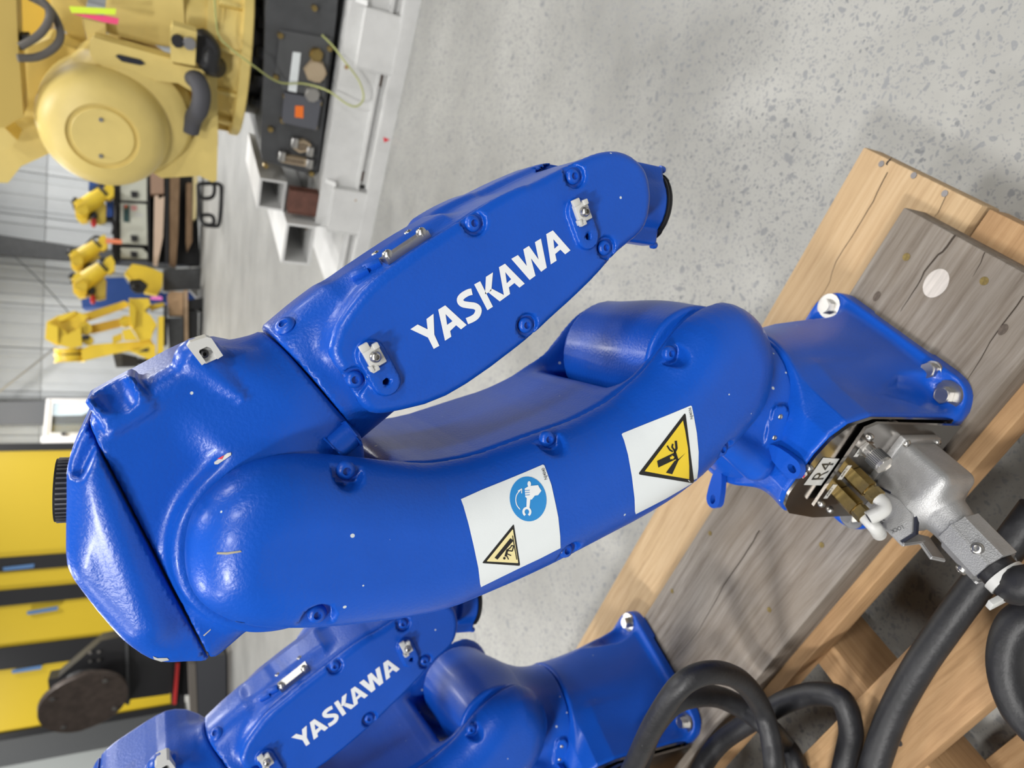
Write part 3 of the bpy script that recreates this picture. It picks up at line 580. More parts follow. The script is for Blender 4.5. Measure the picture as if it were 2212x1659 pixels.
paper('paper_label', [(680, 1362), (738, 1362), (895, 1156), (828, 1152)], -.1141, fp, 'AIR1', (745, 1330), (33, -48), (-30, -2))
paper('paper_label', [(890, 1078), (955, 1080), (1112, 868), (1045, 866)], -.1141, fp, 'AIR2', (960, 1045), (33, -48), (-30, -2))
paper('paper_label', [(1128, 738), (1190, 740), (1300, 600), (1230, 598)], -.1141, fp, 'S1', (1205, 705), (36, -52), (-30, -2))
V, F = tri2([Z([(903, 650), (960, 630), (964, 655), (925, 688)], 1500, 860, 3.95)], 40); hm_ = pix_plane('home_mark', V, F, -.1080, MWHITEP, bp); V, F = tri2([Z([(910, 670), (948, 655), (935, 682)], 1500, 860, 3.95)], 40); pix_plane('red_triangle', V, F, -.1083, MREDI, hm_)
AX = np.array([-1.0, 0, 0])
def fitting(px, elbow_dir, nm):
    p = bf(*px, -.1138); k = MB(); k.cyl(p, p + AX * .021, .0090, n=6, phase=.3); o = k.build('air_fitting', MBRASS, bp, bevel=.0006)
    k = MB(); k.cyl(p + AX * .021, p + AX * .023, .0068, n=24); k.cyl(p + AX * .023, p + AX * .032, .0082, n=6); k.build('lock_nut', MBRASS, o, bevel=.0005)
    e = p + AX * .032; d = np.array(elbow_dir, float); d /= np.linalg.norm(d)
    k = MB(); k.tube([e, e + AX * .006, e + AX * .011 + d * .003, e + AX * .0125 + d * .008, e + AX * .0125 + d * .014], .0062, 18, 5); k.cyl(e + AX * .0125 + d * .010, e + AX * .0125 + d * .019, .0064, n=20); w_ = k.build('elbow_fitting', MWHITEP, o)
    k = MB(); k.cyl(e + AX * .0125 + d * .0188, e + AX * .0125 + d * .0193, .0042, n=18); k.build('tube_hole', MDARK, w_)
fitting((1817, 1064), (0, .55, -.8), 'a'); fitting((1843, 1024), (.15, .75, .65), 'b')
p_ = bf(1869, 967, -.1138); k = MB(); k.cyl(p_, p_ + AX * .003, .0085, n=6); k.cyl(p_ + AX * .003, p_ + AX * .010, .0065, n=24); s_o = k.build('round_connector', MSTEEL, bp, bevel=.0004)
k = MB(); k.cyl(p_ + AX * .010, p_ + AX * .024, .0082, n=36); k.build('knurled_cap', mat('nickel', (.55, .53, .50), .42, .9), s_o, bevel=.0006)
k = MB()
for q in range(30): t = 2 * math.pi * q / 30; k.box(p_ + AX * .016 + np.array([0, math.cos(t), math.sin(t)]) * .0083, (.011, .0009, .0007), Matrix.Rotation(t, 3, 'X'))
k.build('knurling', MGREYD, s_o)
# ---------------------------------------------------------------- the second robot behind
SEP = E1 * .599 + E2 * .006
r2 = copy_tree(robot); r2.location = Vector(O + SEP)
def about(p, deg): return Matrix.Translation((p[0], 0, p[1])) @ Matrix.Rotation(R(deg), 4, 'Y') @ Matrix.Translation((-p[0], 0, -p[1]))
LOW = about(A2, 6.0); UPR = LOW @ about(A3, -2.0)
for ch in r2.children:
    nm_ = ch.name.split('.')[0]
    if nm_ in ('base', 'connector_panel'): continue
    ch.matrix_local = Matrix.Rotation(R(4), 4, 'Z') @ ch.matrix_local @ (Matrix.Identity(4) if nm_ == 'turret' else LOW if nm_.startswith('lower_arm') else UPR)
r2['label'] = 'second blue folded robot arm, farther back, partly hidden by the near one and the cables'
def prune(o):
    for ch in list(o.children): prune(ch); bpy.data.objects.remove(ch)
for ch in list(r2.children):
    for g in list(ch.children):
        if g.name.split('.')[0] in ('warning_sticker', 'paint_chip', 'air_fitting', 'round_connector'): prune(g); bpy.data.objects.remove(g)
# ---------------------------------------------------------------- plug and cables
def f_hood(p):
    d = boxA(p, (-.1435, -.024, .076), (.055, .062, .050), .009)
    d = smin(d, capA(p, (-.160, -.0205, .078), (-.178, -.019, .0785), .0235, .0175), .016)
    d = smin(d, cylA(p, (-.178, -.0185, .079), (-.198, -.0165, .080), .0182, .002), .006)
    d = smin(d, boxA(p, (-.143, .0105, .071), (.046, .020, .038), .006), .004)
    d = smax(d, -boxA(p, (-.143, -.0035, .1015), (.056, .0025, .004), .0008), .0008)
    return d
cable = empty('power_cable', O)
tag(cable, 'thick black cable with grey metal plug, plugged into the large robot base', 'cable')
hood = sdf_mesh('plug_hood', f_hood, (-.24, -.075, .04), (-.105, .035, .13), .0022, MCAST, cable, LB)
k = MB(); k.box((-.1165, -.024, .076), (.008, .070, .056), None, .002); k.build('plug_flange', MCAST, cable, LB)
fx = lambda px, z: np.array([*(lambda q: (q @ E2, q @ E1))(on(*px, UP, O[2] + z) - O), z])
for q in ((-.0545, .0995), (-.0545, .0525), (.0065, .0995), (.0065, .0525)): screw_at(hood, (-.1205, q[0], q[1]), (-1, 0, 0), .0036, MSTEEL, h=.003)
k = MB(); lv = [(-.128, -.004), (-.150, -.012), (-.166, -.010), (-.176, .004), (-.172, .020), (-.128, .020)]
k.prism([(x, y, .0985) for x, y in lv], [(x, y, .1045) for x, y in lv]); k.box((-.152, .0205, .085), (.05, .004, .034), None, .001); k.box((-.182, .0215, .068), (.030, .004, .016), Matrix.Rotation(R(20), 3, 'Y'), .001)
kg = MB(); lg = [(-.1265, -.0055), (-.150, -.0140), (-.168, -.0118), (-.1785, .004), (-.1740, .0215), (-.1265, .0215)]; kg.prism([(x, y, .0975) for x, y in lg], [(x, y, .1016) for x, y in lg]); kg.build('lever_gap', MDARK, cable, LB)
lvo = k.build('lock_lever', MCAST, cable, LB, bevel=.0012); screw_at(lvo, (-.138, .001, .1045), (0, 0, 1), .0044, MSTEEL, h=.002)
fxs = lambda x, y: np.array([x, y, .1049])
for txt, o_, du, dv in (('LOCK', (-.166, .0045), (.0012, .0028), (-.0028, .0012)), ('UNLOCK', (-.148, .0145), (-.0006, .0030), (-.0030, -.0006))):
    V, F = glyphs(txt); P = np.array([fxs(o_[0] + u * du[0] * 1.2 + v * dv[0] * 1.2, o_[1] + u * du[1] * 1.2 + v * dv[1] * 1.2) for u, v in V]); mesh_obj('engraved_lettering', P, orient(P, F, np.tile([0, 0, 1.0], (len(P), 1))), MGREYD, lvo)
k = MB(); k.cyl((-.1965, -.0172, .0798), (-.2335, -.0148, .081), .0215, n=10, phase=.3); k.build('cable_clamp', MCAST, cable, LB, bevel=.002)
k = MB(); k.cyl((-.230, -.0148, .081), (-.2342, -.0146, .081), .0160, n=28); k.build('clamp_mouth', MDARK, cable, LB)
for a_ in (0, 1): screw_at(cable, (0, 0, 0), (0, 0, 1), .0052, MSTEEL, h=.003).matrix_local = LB @ (Matrix.Translation((-.221, -.0152 + (.0175 if a_ else -.010), .081 + (.011 if a_ else .0185))) @ Vector((0, .8 if a_ else -.4, .55 if a_ else .9)).to_track_quat('Z', 'Y').to_matrix().to_4x4())
def cz(x, y, z): return on(x, y, UP, z) - O
CE = np.array(LB @ Vector((-.229, -.0148, .081))); CD = np.array(LB @ Vector((-1, .05, -.05))) ; CD /= np.linalg.norm(CD)
k = MB(); k.tube([CE - CD * .004, CE, CE + CD * .008, CE + CD * .016, CE + CD * .024, cz(2215, 1262, .285), cz(2290, 1255, .27), cz(2400, 1262, .235), cz(2460, 1330, .205), cz(2400, 1400, .20), cz(2280, 1330, .215), cz(2200, 1345, .225), cz(2172, 1430, .225), cz(2200, 1530, .22), cz(2280, 1620, .215), cz(2360, 1760, .21)], .0155, 18, 8); k.build('cable', MRUB, cable)
k = MB(); ct = CE + CD * .016
k.cyl(ct - CD * .0035, ct + CD * .0035, .0172, n=28)
k.box(ct + np.array(LB @ Vector((-.010, .0145, .0075))), (.005, .022, .010), Matrix.Rotation(R(54), 3, 'Z') @ Matrix.Rotation(R(60), 3, 'X'), .0006); ti = k.build('cable_tie', MWHITEP, cable)
def w(e1, e2, z): return (None, *W3(e1, e2, z))
def cable_thing(pts, r, label, name='cable'):   # (x, y, height) or (x, y, -e2)
    k = MB(); k.tube([np.array(q[1:]) if q[0] is None else on(q[0], q[1], UP, q[2]) if q[2] > 0 else on(q[0], q[1], E2, -q[2]) for q in pts], r, 16, 8); return tag(k.build(name, MRUB), label, 'cable', 'black cables coiled on the skid')
cable_thing([(2240, 1100, .180), (2160, 1205, .181), (2105, 1270, .185), (2050, 1345, .19), (1985, 1440, .192), (1930, 1540, .19), (1900, 1620, .19), (1870, 1720, .19), (1840, 1830, .19)], .0155, 'thick black cable running straight across the brown plank from below the grey plug')
cable_thing([(1470, 1760, .205), (1516, 1659, .205), (1554, 1606, .206), (1605, 1568, .203), (1656, 1538, .2), (1706, 1512, .2), (1765, 1498, .2), (1818, 1512, .198), (1838, 1575, .19), (1830, 1630, .185), (1805, 1740, .185), (1785, 1840, .185)], .0135, 'thin black cable bending in a low hook on the skid right of the cable arches')
cable_thing([w(1.45, .212, .18), w(1.25, .214, .18), w(1.10, .222, .19), w(1.0, .240, .235), w(.93, .272, .28), (1335, 1800, -.285), (1362, 1710, -.285), (1385, 1640, -.285), (1408, 1575, -.285), (1453, 1521, -.285), (1504, 1503, -.285), (1554, 1506, -.283), (1608, 1532, -.266), (1658, 1570, -.238), (1692, 1605, .184), (1717, 1645, .182), (1728, 1720, .182), (1725, 1800, .182)], .0128, 'lower black cable arch beside the second robot base')
cable_thing([w(1.45, .16, .176), w(1.25, .165, .176), w(1.02, .185, .176), w(.92, .205, .19), w(.86, .23, .24), w(.81, .245, .32), (1330, 1760, -.25), (1385, 1620, -.25), (1436, 1525, -.25), (1484, 1470, -.25), (1545, 1452, -.25), (1602, 1472, -.25), (1644, 1528, -.238), (1665, 1595, -.213), (1672, 1670, -.190), (1668, 1740, .195), (1660, 1830, .177)], .0114, 'higher black cable arch crossing over the lower arch beside second robot')
# ---------------------------------------------------------------- room floor
MFLOOR = mat('concrete', (.305, .302, .284), .5, bump=.15, bscale=60, var=.26, vscale=1.3, spots=[((.205, .21, .215), 62, .40, .05, 2.2), ((.215, .22, .225), 120, .46, .03, 1.6), ((.165, .17, .175), 90, .34, .03, 4), ((.23, .232, .232), 210, .5, .02, 1.3)], spec=.3)
k = MB(); k.box((0, 9, -.05), (60, 44, .1)); fl_ = k.build('floor', MFLOOR); fl_['kind'] = 'structure'
# ---------------------------------------------------------------- wooden skid
skid = empty('wooden_skid', W3(.6, .4, 0)); tag(skid, 'wooden skid of pale and weathered planks carrying the blue robots', 'pallet')
SK = np.array(skid.location)
RZ = Matrix.Rotation(R(144), 3, 'Z')
def board(name, e1a, e1b, e2a, e2b, z0, z1, m, along=1, bev=.002, jit=0):
    c = W3((e1a + e1b) / 2, (e2a + e2b) / 2, (z0 + z1) / 2) - SK; L, w = (e1b - e1a, e2b - e2a) if along else (e2b - e2a, e1b - e1a)
    k = MB(); k.box((0, 0, 0), (L, w, z1 - z0), None, bev, 2); mx = (Matrix.Rotation(R(144 if along else 54), 4, 'Z')); mx.translation = Vector(c)
    return k.build(name, m, skid, mx)
g1 = board('plank', .111, 2.0, .305, .500, .1625, .1995, WOODG); g1['label'] = 'weathered grey top plank'
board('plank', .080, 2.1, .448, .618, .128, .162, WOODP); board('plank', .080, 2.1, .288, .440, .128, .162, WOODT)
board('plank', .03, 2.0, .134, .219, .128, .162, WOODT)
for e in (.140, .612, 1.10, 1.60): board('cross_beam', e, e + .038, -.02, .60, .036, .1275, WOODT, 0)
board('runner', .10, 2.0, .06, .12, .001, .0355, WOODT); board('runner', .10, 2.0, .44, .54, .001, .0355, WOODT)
def dot(e1, e2, z, r, m, name, h=.0004, n=18, sq=1):
    k = MB(); p = W3(e1, e2, z) - SK; k.cyl((0, 0, 0), (0, 0, h), r, n=n); o = k.build(name, m, skid); o.location = p; o.scale = (1, sq, 1); o.rotation_euler[2] = R(144); return o
MHOLE = mat('drilled_hole', (.16, .115, .035), .9, var=.4, vscale=200); MKNOT = mat('bare_knot', (.50, .46, .42), .8, var=.2, vscale=160, vstretch=(.12, 1, 1)); MNAIL = mat('nail', (.16, .15, .15), .45, .8)
for px in ((1958, 555), (2126, 607), (1534, 1152), (1775, 1177), (1452, 1277), (1662, 1317)):
    dot(*ez(*px, .1996), .1996, .0042 if px[0] > 1800 else .0034, MHOLE, 'drilled_hole')
k = MB(); e_ = ez(2022, 612, .1996); o_ = dot(*e_, .1996, .0155, MKNOT, 'knot', .0005, 26, .8)
for px in ((1894, 640), (2167, 712)): dot(*ez(*px, .1996), .1996, .006, mat('dark_knot', (.09, .07, .055), .9, var=.4, vscale=150), 'knot', .0004, 14, .6)
for px in ((1904, 354), (1974, 379), (2041, 418), (1746, 1660), (1943, 1605), (2137, 1440)):
    dot(*ez(*px, .1622), .1622, .0036, MNAIL, 'nail', .0006, 14)
def crack(pts, z, w, name='crack'):
    P = smooth_open([ez(*q, z) for q in pts], 1); T = np.gradient(P, axis=0); T /= np.linalg.norm(T, axis=1, keepdims=True); nn = np.c_[-T[:, 1], T[:, 0]]
    ww = w * np.interp(np.linspace(0, 1, len(P)), [0, .1, .5, 1], [1, 1, .7, .15])[:, None]; rr = RNG.normal(0, w * .3, (len(P), 1)); A = P + nn * (ww / 2 + rr); B = P - nn * (ww / 2 - rr)
    V = [W3(*a, z + .0004) - SK for a in A] + [W3(*b, z + .0004) - SK for b in B]; n = len(P)
    return mesh_obj(name, V, [(i, i + 1, n + i + 1, n + i) for i in range(n - 1)], MDK, skid)
MDK = mat('wood_crack', (.03, .02, .013), .9)
crack([(2064, 508), (2040, 540), (2022, 553), (2003, 580), (1985, 610), (1966, 643), (1945, 672)], .1995, .0022)
crack([(2128, 545), (2115, 575), (2100, 598)], .1995, .0010); crack([(1640, 1145), (1622, 1178), (1600, 1213), (1572, 1247), (1540, 1310), (1500, 1375), (1455, 1428)], .1995, .0016)
crack([(2212, 640), (2150, 722), (2110, 790), (2085, 828)], .1995, .0012); crack([(1917, 372), (1890, 428), (1872, 460), (1830, 528), (1800, 575), (1790, 620), (1752, 668)], .162, .0011); crack([(2043, 425), (2030, 455), (2018, 470)], .162, .0008)
crack([(1915, 356), (1928, 340)], .162, .003); 
# ---------------------------------------------------------------- helpers for the hall behind
def slabY(mb, pts, Y, d):            # an outline with real thickness d, face on the plane y = Y
    P = [np.maximum(at(x, y, Y), [-99, 0, .002]) for x, y in pts]; return mb.prism(P, [p + np.array([0, d, 0]) for p in P])
def slabE(mb, pts, c, d):
    P = [on(x, y, E2, c) for x, y in pts]; return mb.prism(P, [p + E2 * d for p in P])
z3 = lambda pts: Z(pts, 0, 380, 3.95)
z1 = lambda pts: Z(pts, 0, 0, 3.95)
zb = lambda pts: Z(pts, 440, 0, 3.95)
def thing(name, label, cat, loc, group=None):
    o = empty(name, tuple(loc)); o.empty_display_size = .2; return tag(o, label, cat, group)
def put(mb, name, m, par, bevel=0, **kw):   # meshes are given in world coordinates: move them under their thing
    o = mb.build(name, m, par, None, bevel, **kw); o.data.transform(Matrix.Translation(-par.location)); return o
# ---------------------------------------------------------------- big yellow robot on its white steel stand
stand = thing('steel_stand', 'white rusty steel stand with fork pockets under the big yellow robot', 'stand', W3(.8, 3.3, 0))
def boxE(mb, a1, b1, a2, b2, z0, z1_, bev=0):
    mb.box(W3((a1 + b1) / 2, (a2 + b2) / 2, (z0 + z1_) / 2), (b1 - a1, b2 - a2, z1_ - z0), RZ, bev); return mb
k = MB(); boxE(k, -.2, 1.34, 3.04, 4.0, .10, .25); put(k, 'plinth', MWHITE, stand, .004)
k = MB()
for a, b in ((-.4, .42), (.62, 1.12), (1.32, 1.75)): boxE(k, a, b, 2.99, 3.05, 0, .065); boxE(k, a, b, 3.045, 3.06, .06, .112)
boxE(k, -.4, 1.75, 2.985, 3.05, 0.0, .055)
put(k, 'channel_beam', MWHITE, stand, .003)
k = MB(); boxE(k, -.4, 1.75, 3.02, 3.9, .092, .104); put(k, 'deck_plate', MWHITE, stand)
for a, b in ((.40, .62), (1.14, 1.34)):
    k = MB(); boxE(k, a, b, 2.995, 3.045, .055, .20); put(k, 'pad_block', MWHITE, stand, .004)
for a, e2_ in ((.395, 3.0), (1.135, 3.0)):
    k = MB(); q = [W3(a, e2_ + .05, .25), W3(a, e2_ + .05, .20), W3(a, e2_ + .004, .20)]; k.prism(q, [p + E1 * -.02 for p in q]); put(k, 'gusset', MWHITE, stand)
def tube_box(a1, b1, a2, b2, z0, z1_, t):
    k = MB(); boxE(k, a1, b1, a2, b2, z0, z0 + t); boxE(k, a1, b1, a2, b2, z1_ - t, z1_); boxE(k, a1, a1 + t, a2, b2, z0 + t, z1_ - t); boxE(k, b1 - t, b1, a2, b2, z0 + t, z1_ - t); put(k, 'fork_pocket', MWHITE, stand)
tube_box(1.33, 1.53, 3.0, 3.7, .255, .385, .012); tube_box(1.19, 1.33, 3.12, 3.7, .385, .50, .010)
k = MB(); boxE(k, 1.20, 1.30, 3.05, 3.10, .255, .375); put(k, 'bracket', mat('rusty_steel', (.12, .05, .035), .7, var=.3, vscale=20), stand, .004)
for a in (.66, 1.08):
    k = MB(); k.ball(W3(a, 3.05, .085), .012, (1, 1, .6)); k.box(W3(a, 3.046, .084), (.05, .006, .020), RZ, .003); put(k, 'rust_patch', mat('rust', (.10, .045, .02), .9, var=.4, vscale=50), stand)
k = MB(); q = [on(x, y, E2, 2.984) for x, y in ((828, 296), (842, 302), (830, 308))]; k.prism(q, [p + E2 * .003 for p in q]); o_ = put(k, 'red_arrow_mark', MREDI, stand)
yr = thing('big_yellow_robot', 'big yellow robot with round motor dome on a dark grey base, nearest yellow robot', 'robot', W3(.8, 3.45, .25))
k = MB(); slabE(k, [(592, -70), (574, 23), (563, 325), (567, 347), (680, 380), (687, 371), (727, 33), (735, -70)], 3.13, .62); put(k, 'robot_base', MGREYD, yr, .012)
k = MB(); slabE(k, zb([(655, 255), (1090, 330), (1075, 470), (1030, 830), (680, 770), (610, 640)]), 3.118, .02); put(k, 'cover_plate', mat('grey_plate', (.075, .077, .08), .45), yr, .004)
k = MB(); slabE(k, zb([(690, 790), (1005, 850), (965, 1112), (668, 1045)]), 3.105, .03); cp = put(k, 'cover_plate', mat('bluish_grey_plate', (.095, .098, .115), .45), yr, .004)
k = MB(); slabE(k, zb([(782, 903), (852, 905), (850, 1010), (778, 1000)]), 3.102, .004); put(k, 'orange_label', mat('orange_film', (.85, .18, .02), .5), yr)
k = MB(); slabE(k, zb([(762, 443), (830, 452), (792, 790), (720, 775)]), 3.114, .004); put(k, 'white_label', MDECAL, yr)
MTAN = mat('tan_plastic', (.42, .33, .22), .6)
for pts in ([(775, 1215), (860, 1205), (915, 1235), (905, 1290), (820, 1305), (760, 1265)], [(665, 1330), (880, 1365), (900, 1395), (880, 1425), (660, 1385), (638, 1355)]):
    k = MB(); slabE(k, zb(pts), 3.095, .05); c_ = put(k, 'connector_socket', MTAN, yr, .004)
    m_ = np.mean(pts, 0); k = MB(); slabE(k, zb([tuple(m_ + (np.array(p) - m_) * .72) for p in pts]), 3.093, .004); put(k, 'socket_face', mat('socket_dark', (.16, .12, .08), .8, var=.4, vscale=150), yr)
    for p in ([pts[0], pts[3]] if pts[0][0] > 700 else [pts[0], pts[2]]):
        k = MB(); c = on(*zb([p])[0], E2, 3.1); k.box(c, (.045, .03, .03), RZ, .006); put(k, 'latch', MSTEEL, yr)
for (x, y, r_, m_) in ((950, 600, .040, MTAN), (955, 460, .022, MBRASS), (920, 795, .026, MSTEEL)):
    c = on(*zb([(x, y)])[0], E2, 3.118); k = MB(); k.cyl(c, c - E2 * .03, r_, n=20); k.cyl(c - E2 * .0, c - E2 * .02, r_ * 1.15, n=6 if r_ > .03 else 20); put(k, 'round_socket', m_, yr, .002)
for p in ((655, 305), (615, 660), (1075, 415), (570, 1105), (530, 1415), (920, 1485), (700, 825), (985, 880), (675, 1030), (950, 1085), (945, 70)):
    c = on(*zb([p])[0], E2, 3.112); k = MB(); k.cyl(c + E2 * .02, c - E2 * .006, .011, n=10); put(k, 'bolt', MBRASS, yr)
DC = W3(.74, 3.46, 0)
k = MB(); k.cyl(DC + UP * .48, DC + UP * .60, .27, n=48); put(k, 'neck', MBLACK, yr)
k = MB()
for t in range(7):
    a = R(200 + t * 22); c = DC + np.array([math.cos(a), math.sin(a), 0]) * .27; k.box(c + UP * .53, (.06, .05, .07), Matrix.Rotation(a, 3, 'Z'), .008)
put(k, 'neck_bracket', MBLACK, yr)
k = MB(); k.cyl(DC + UP * .585, DC + UP * .625, .375, n=64); k.cyl(DC + UP * .62, DC + UP * .72, .345, .33, n=64); k.cyl(DC + UP * .715, DC + UP * .745, .34, n=64); put(k, 'turntable', MYEL, yr, .004)
for t in range(7):
    a = R(160 + t * 27); c = DC + np.array([math.cos(a), math.sin(a), 0]) * .350; k = MB(); k.box(c + UP * .665, (.028, .016, .09), Matrix.Rotation(a, 3, 'Z'), .003); put(k, 'rib', MYEL, yr)
k = MB(); slabE(k, z1([(1480, 560), (1860, 520), (1860, 1240), (1480, 1240)]), 3.34, .1); put(k, 'body_casting', MYEL, yr, .01)
k = MB(); slabE(k, z1([(1850, 330), (1860, 1080), (1850, 1540), (1810, 1555), (1700, 1500), (1380, 1520), (1280, 1460), (1400, 1420), (1660, 1160), (1620, 1080), (1640, 990), (1700, 900), (1700, 330)]), 3.10, .10); put(k, 'side_plate', MYEL, yr, .006)
k = MB(); ax0, ax1 = on(*z1([(880, 1165)])[0], E2, 2.93), None; q = (Matrix(((E1[0], UP[0], -E2[0]), (E1[1], UP[1], -E2[1]), (E1[2], UP[2], -E2[2]))).to_4x4()); q.translation = Vector(ax0)
k.lathe([(.001, .004), (.100, .004), (.104, .0), (.108, -.006), (.116, -.006), (.120, .004), (.160, -.006), (.195, -.03), (.217, -.07), (.226, -.12), (.228, -.24), (.22, -.36)], q, 56); q2 = q.copy(); q2.translation = Vector(on(*z1([(1085, 1020)])[0], E2, 3.02)); k.lathe([(.001, 0), (.17, -.005), (.215, -.03), (.235, -.08), (.24, -.16), (.235, -.3)], q2, 48); put(k, 'motor_dome', MYEL, yr, angle=30)
for p in ((862, 1020), (862, 1330)):
    c = on(*z1([p])[0], E2, 2.926); k = MB(); k.cyl(c + E2 * .01, c - E2 * .004, .008, n=12); put(k, 'bolt', MSTEEL, yr)
for q3 in ([(1295, 875), (1405, 905), (1390, 985)], [(1270, 1385), (1385, 1390), (1390, 1290)]):
    k = MB(); slabE(k, z1(q3), 3.06, .16); put(k, 'lug', MYEL, yr, .004)
k = MB(); slabE(k, z1([(165, 430), (420, 330), (760, 470), (960, 610), (760, 720), (560, 880), (520, 1130), (590, 1230), (420, 1310), (180, 1420), (70, 1560), (-60, 1560), (-60, 1080), (200, 990)]), 3.22, .16); put(k, 'arm_link', MYEL, yr, .012)
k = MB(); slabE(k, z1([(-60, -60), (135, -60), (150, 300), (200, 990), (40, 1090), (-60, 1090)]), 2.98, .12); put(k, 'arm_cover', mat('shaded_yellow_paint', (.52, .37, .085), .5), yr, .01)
k = MB(); slabE(k, z1([(-60, 1090), (40, 1090), (150, 1200), (70, 1270), (-60, 1300)]), 3.06, .12); put(k, 'arm_joint', MYEL, yr, .008)
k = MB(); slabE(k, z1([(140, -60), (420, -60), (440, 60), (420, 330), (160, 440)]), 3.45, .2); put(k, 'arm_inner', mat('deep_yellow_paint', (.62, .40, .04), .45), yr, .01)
k = MB(); slabE(k, z1([(420, -60), (600, -60), (720, 60), (700, 160), (745, 380), (600, 320), (440, 120)]), 3.36, .2); put(k, 'arm_inner', MYEL, yr, .01)
k = MB(); slabE(k, z1([(905, -60), (1560, -60), (1570, 100), (1580, 240), (1480, 400), (1430, 400), (1250, 370), (915, 280), (890, 150), (905, 0)]), 3.16, .30); put(k, 'gearbox', MYEL, yr, .02)
k = MB(); c0 = on(*z1([(1570, 130)])[0], E2, 3.25); c1 = on(*z1([(1850, 160)])[0], E2, 3.25); k.cyl(c0, c1, .085, n=32); k.cyl(c1 - UP * .0, c1 - UP * .02, .095, n=32); put(k, 'gear_shaft', MYEL, yr, .004)
k = MB(); slabE(k, z1([(705, 160), (900, 205), (905, 300), (850, 320), (800, 310), (760, 370), (745, 330)]), 3.10, .12); put(k, 'bracket', MYEL, yr, .006)
b1 = [(760, 370), (800, 320), (1450, 500), (1480, 545), (1745, 600), (1745, 640), (1600, 640), (1650, 790), (1520, 710), (1320, 690), (1300, 665), (1130, 655), (950, 600), (800, 530), (765, 450)]
k = MB(); slabE(k, z1(b1), 3.03, .08); put(k, 'link_bracket', MYEL, yr, .006)
k = MB(); slabE(k, z1([(985, 480), (1010, 465), (1200, 510), (1240, 545), (1200, 558), (1040, 525)]), 3.026, .01); put(k, 'oval_slot', MDARK, yr, .002)
k = MB(); slabE(k, z1([(1455, 270), (1475, 215), (1680, 275), (1665, 560), (1455, 525)]), 2.98, .08); jb = put(k, 'junction_box', MYEL, yr, .006)
for p, m_ in (((1515, 345), MBLACK), ((1615, 365), MSTEEL)):
    c = on(*z1([p])[0], E2, 2.975); k = MB(); k.cyl(c + E2 * .02, c - E2 * .015, .021, n=20); put(k, 'socket', m_, yr, .002)
k = MB(); k.tube([on(*z1([p])[0], E2, c) for p, c in (((1600, 640), 3.08), ((1680, 690), 3.02), ((1720, 800), 3.0), ((1700, 930), 3.0), ((1650, 1010), 3.05), ((1620, 1120), 3.06))], .034, 14); put(k, 'cable_sleeve', mat('grey_sleeve', (.07, .07, .08), .8), yr)
k = MB(); k.tube([on(*z1([p])[0], E2, c) for p, c in (((1720, 330), 3.12), ((1790, 420), 3.06), ((1780, 540), 3.05), ((1850, 570), 3.1))], .04, 14); k.cyl(on(*z1([(1720, 430)])[0], E2, 3.02), on(*z1([(1720, 430)])[0], E2, 3.10), .05, n=24); put(k, 'black_hose', MBLACK, yr)
k = MB()
for pp in ([(150, 495), (300, 490), (420, 440), (500, 360), (515, 260), (460, 130), (380, 40), (250, -30)], [(170, 400), (330, 300), (410, 190), (420, 90), (370, 20), (280, -20)]):
    k.tube([on(*z1([p])[0], E2, 2.95 + .02 * i) for i, p in enumerate(pp)], .013, 10)
put(k, 'grey_hose', mat('grey_hose', (.13, .12, .11), .6), yr)
k = MB(); slabE(k, z1([(160, 300), (235, 300), (260, 380), (190, 430), (165, 420)]), 3.0, .05); put(k, 'valve', MBLACK, yr, .004)
for pts, m_, c in (([(590, 60), (600, 55), (990, 75), (985, 125), (610, 110)], mat('neon_yellow_card', (.75, .95, .05), .5), 2.96), ([(620, 118), (905, 135), (1015, 160), (1005, 210), (880, 190)], mat('neon_pink_card', (.9, .08, .22), .5), 2.965)):
    k = MB(); slabE(k, z1(pts), c, .004); tag(k.build('inspection_card', m_), ('neon yellow' if c < 2.963 else 'neon pink') + ' card tied on the big yellow robot', 'card')
k = MB(); wp = [on(*z1([(1830, -20)])[0], E2, 3.0), on(*z1([(1860, 280)])[0], E2, 3.02)] + [on(*zb([p])[0], E2, c) for p, c in (((215, 400), 3.0), ((410, 550), 2.98), ((640, 700), 3.06), ((860, 715), 3.07), ((1060, 775), 3.0), ((1220, 885), 2.96), ((1310, 905), 2.95), ((1365, 830), 2.96), ((1320, 680), 2.98), ((1200, 520), 3.0), ((1100, 390), 3.06), ((1010, 300), 3.11))]
k.tube(wp, .0036, 8, 8); put(k, 'earth_wire', mat('yellow_green_wire', (.38, .40, .14), .5), yr)
# ---------------------------------------------------------------- far wall, columns, braces, window
WY = 19.2
MWALL = mat('wall_sheet', (.50, .52, .53), .55, var=.05, vscale=1.5)
wall = mesh_obj('wall_back', [(-22, WY + .12, 0), (22, WY + .12, 0), (22, WY + .12, 8), (-22, WY + .12, 8), (-22, WY + .3, 0), (22, WY + .3, 0), (22, WY + .3, 8), (-22, WY + .3, 8)], [(0, 1, 2, 3), (7, 6, 5, 4), (0, 4, 5, 1), (3, 2, 6, 7), (0, 3, 7, 4), (1, 5, 6, 2)], MWALL); wall['kind'] = 'structure'
pme = None
for row, (z0, z1_) in enumerate(((0.02, 3.13), (3.06, 7.9))):
    pme = None
    for i in range(-20, 15):
        if pme is None:
            k = MB(); k.box((0, 0, 0), (.985, .05, z1_ - z0), None, .008)
            for r_ in (-.33, 0, .33): k.box((r_, -.035, 0), (.07, .03, z1_ - z0), None, .012)
            o = k.build('wall_panel', MWALL, wall); pme = o.data
        else: o = link('wall_panel', pme, wall)
        o.location = (i * 1.0 + .5 * row * .0, WY + .06 - .03 * row, (z0 + z1_) / 2)
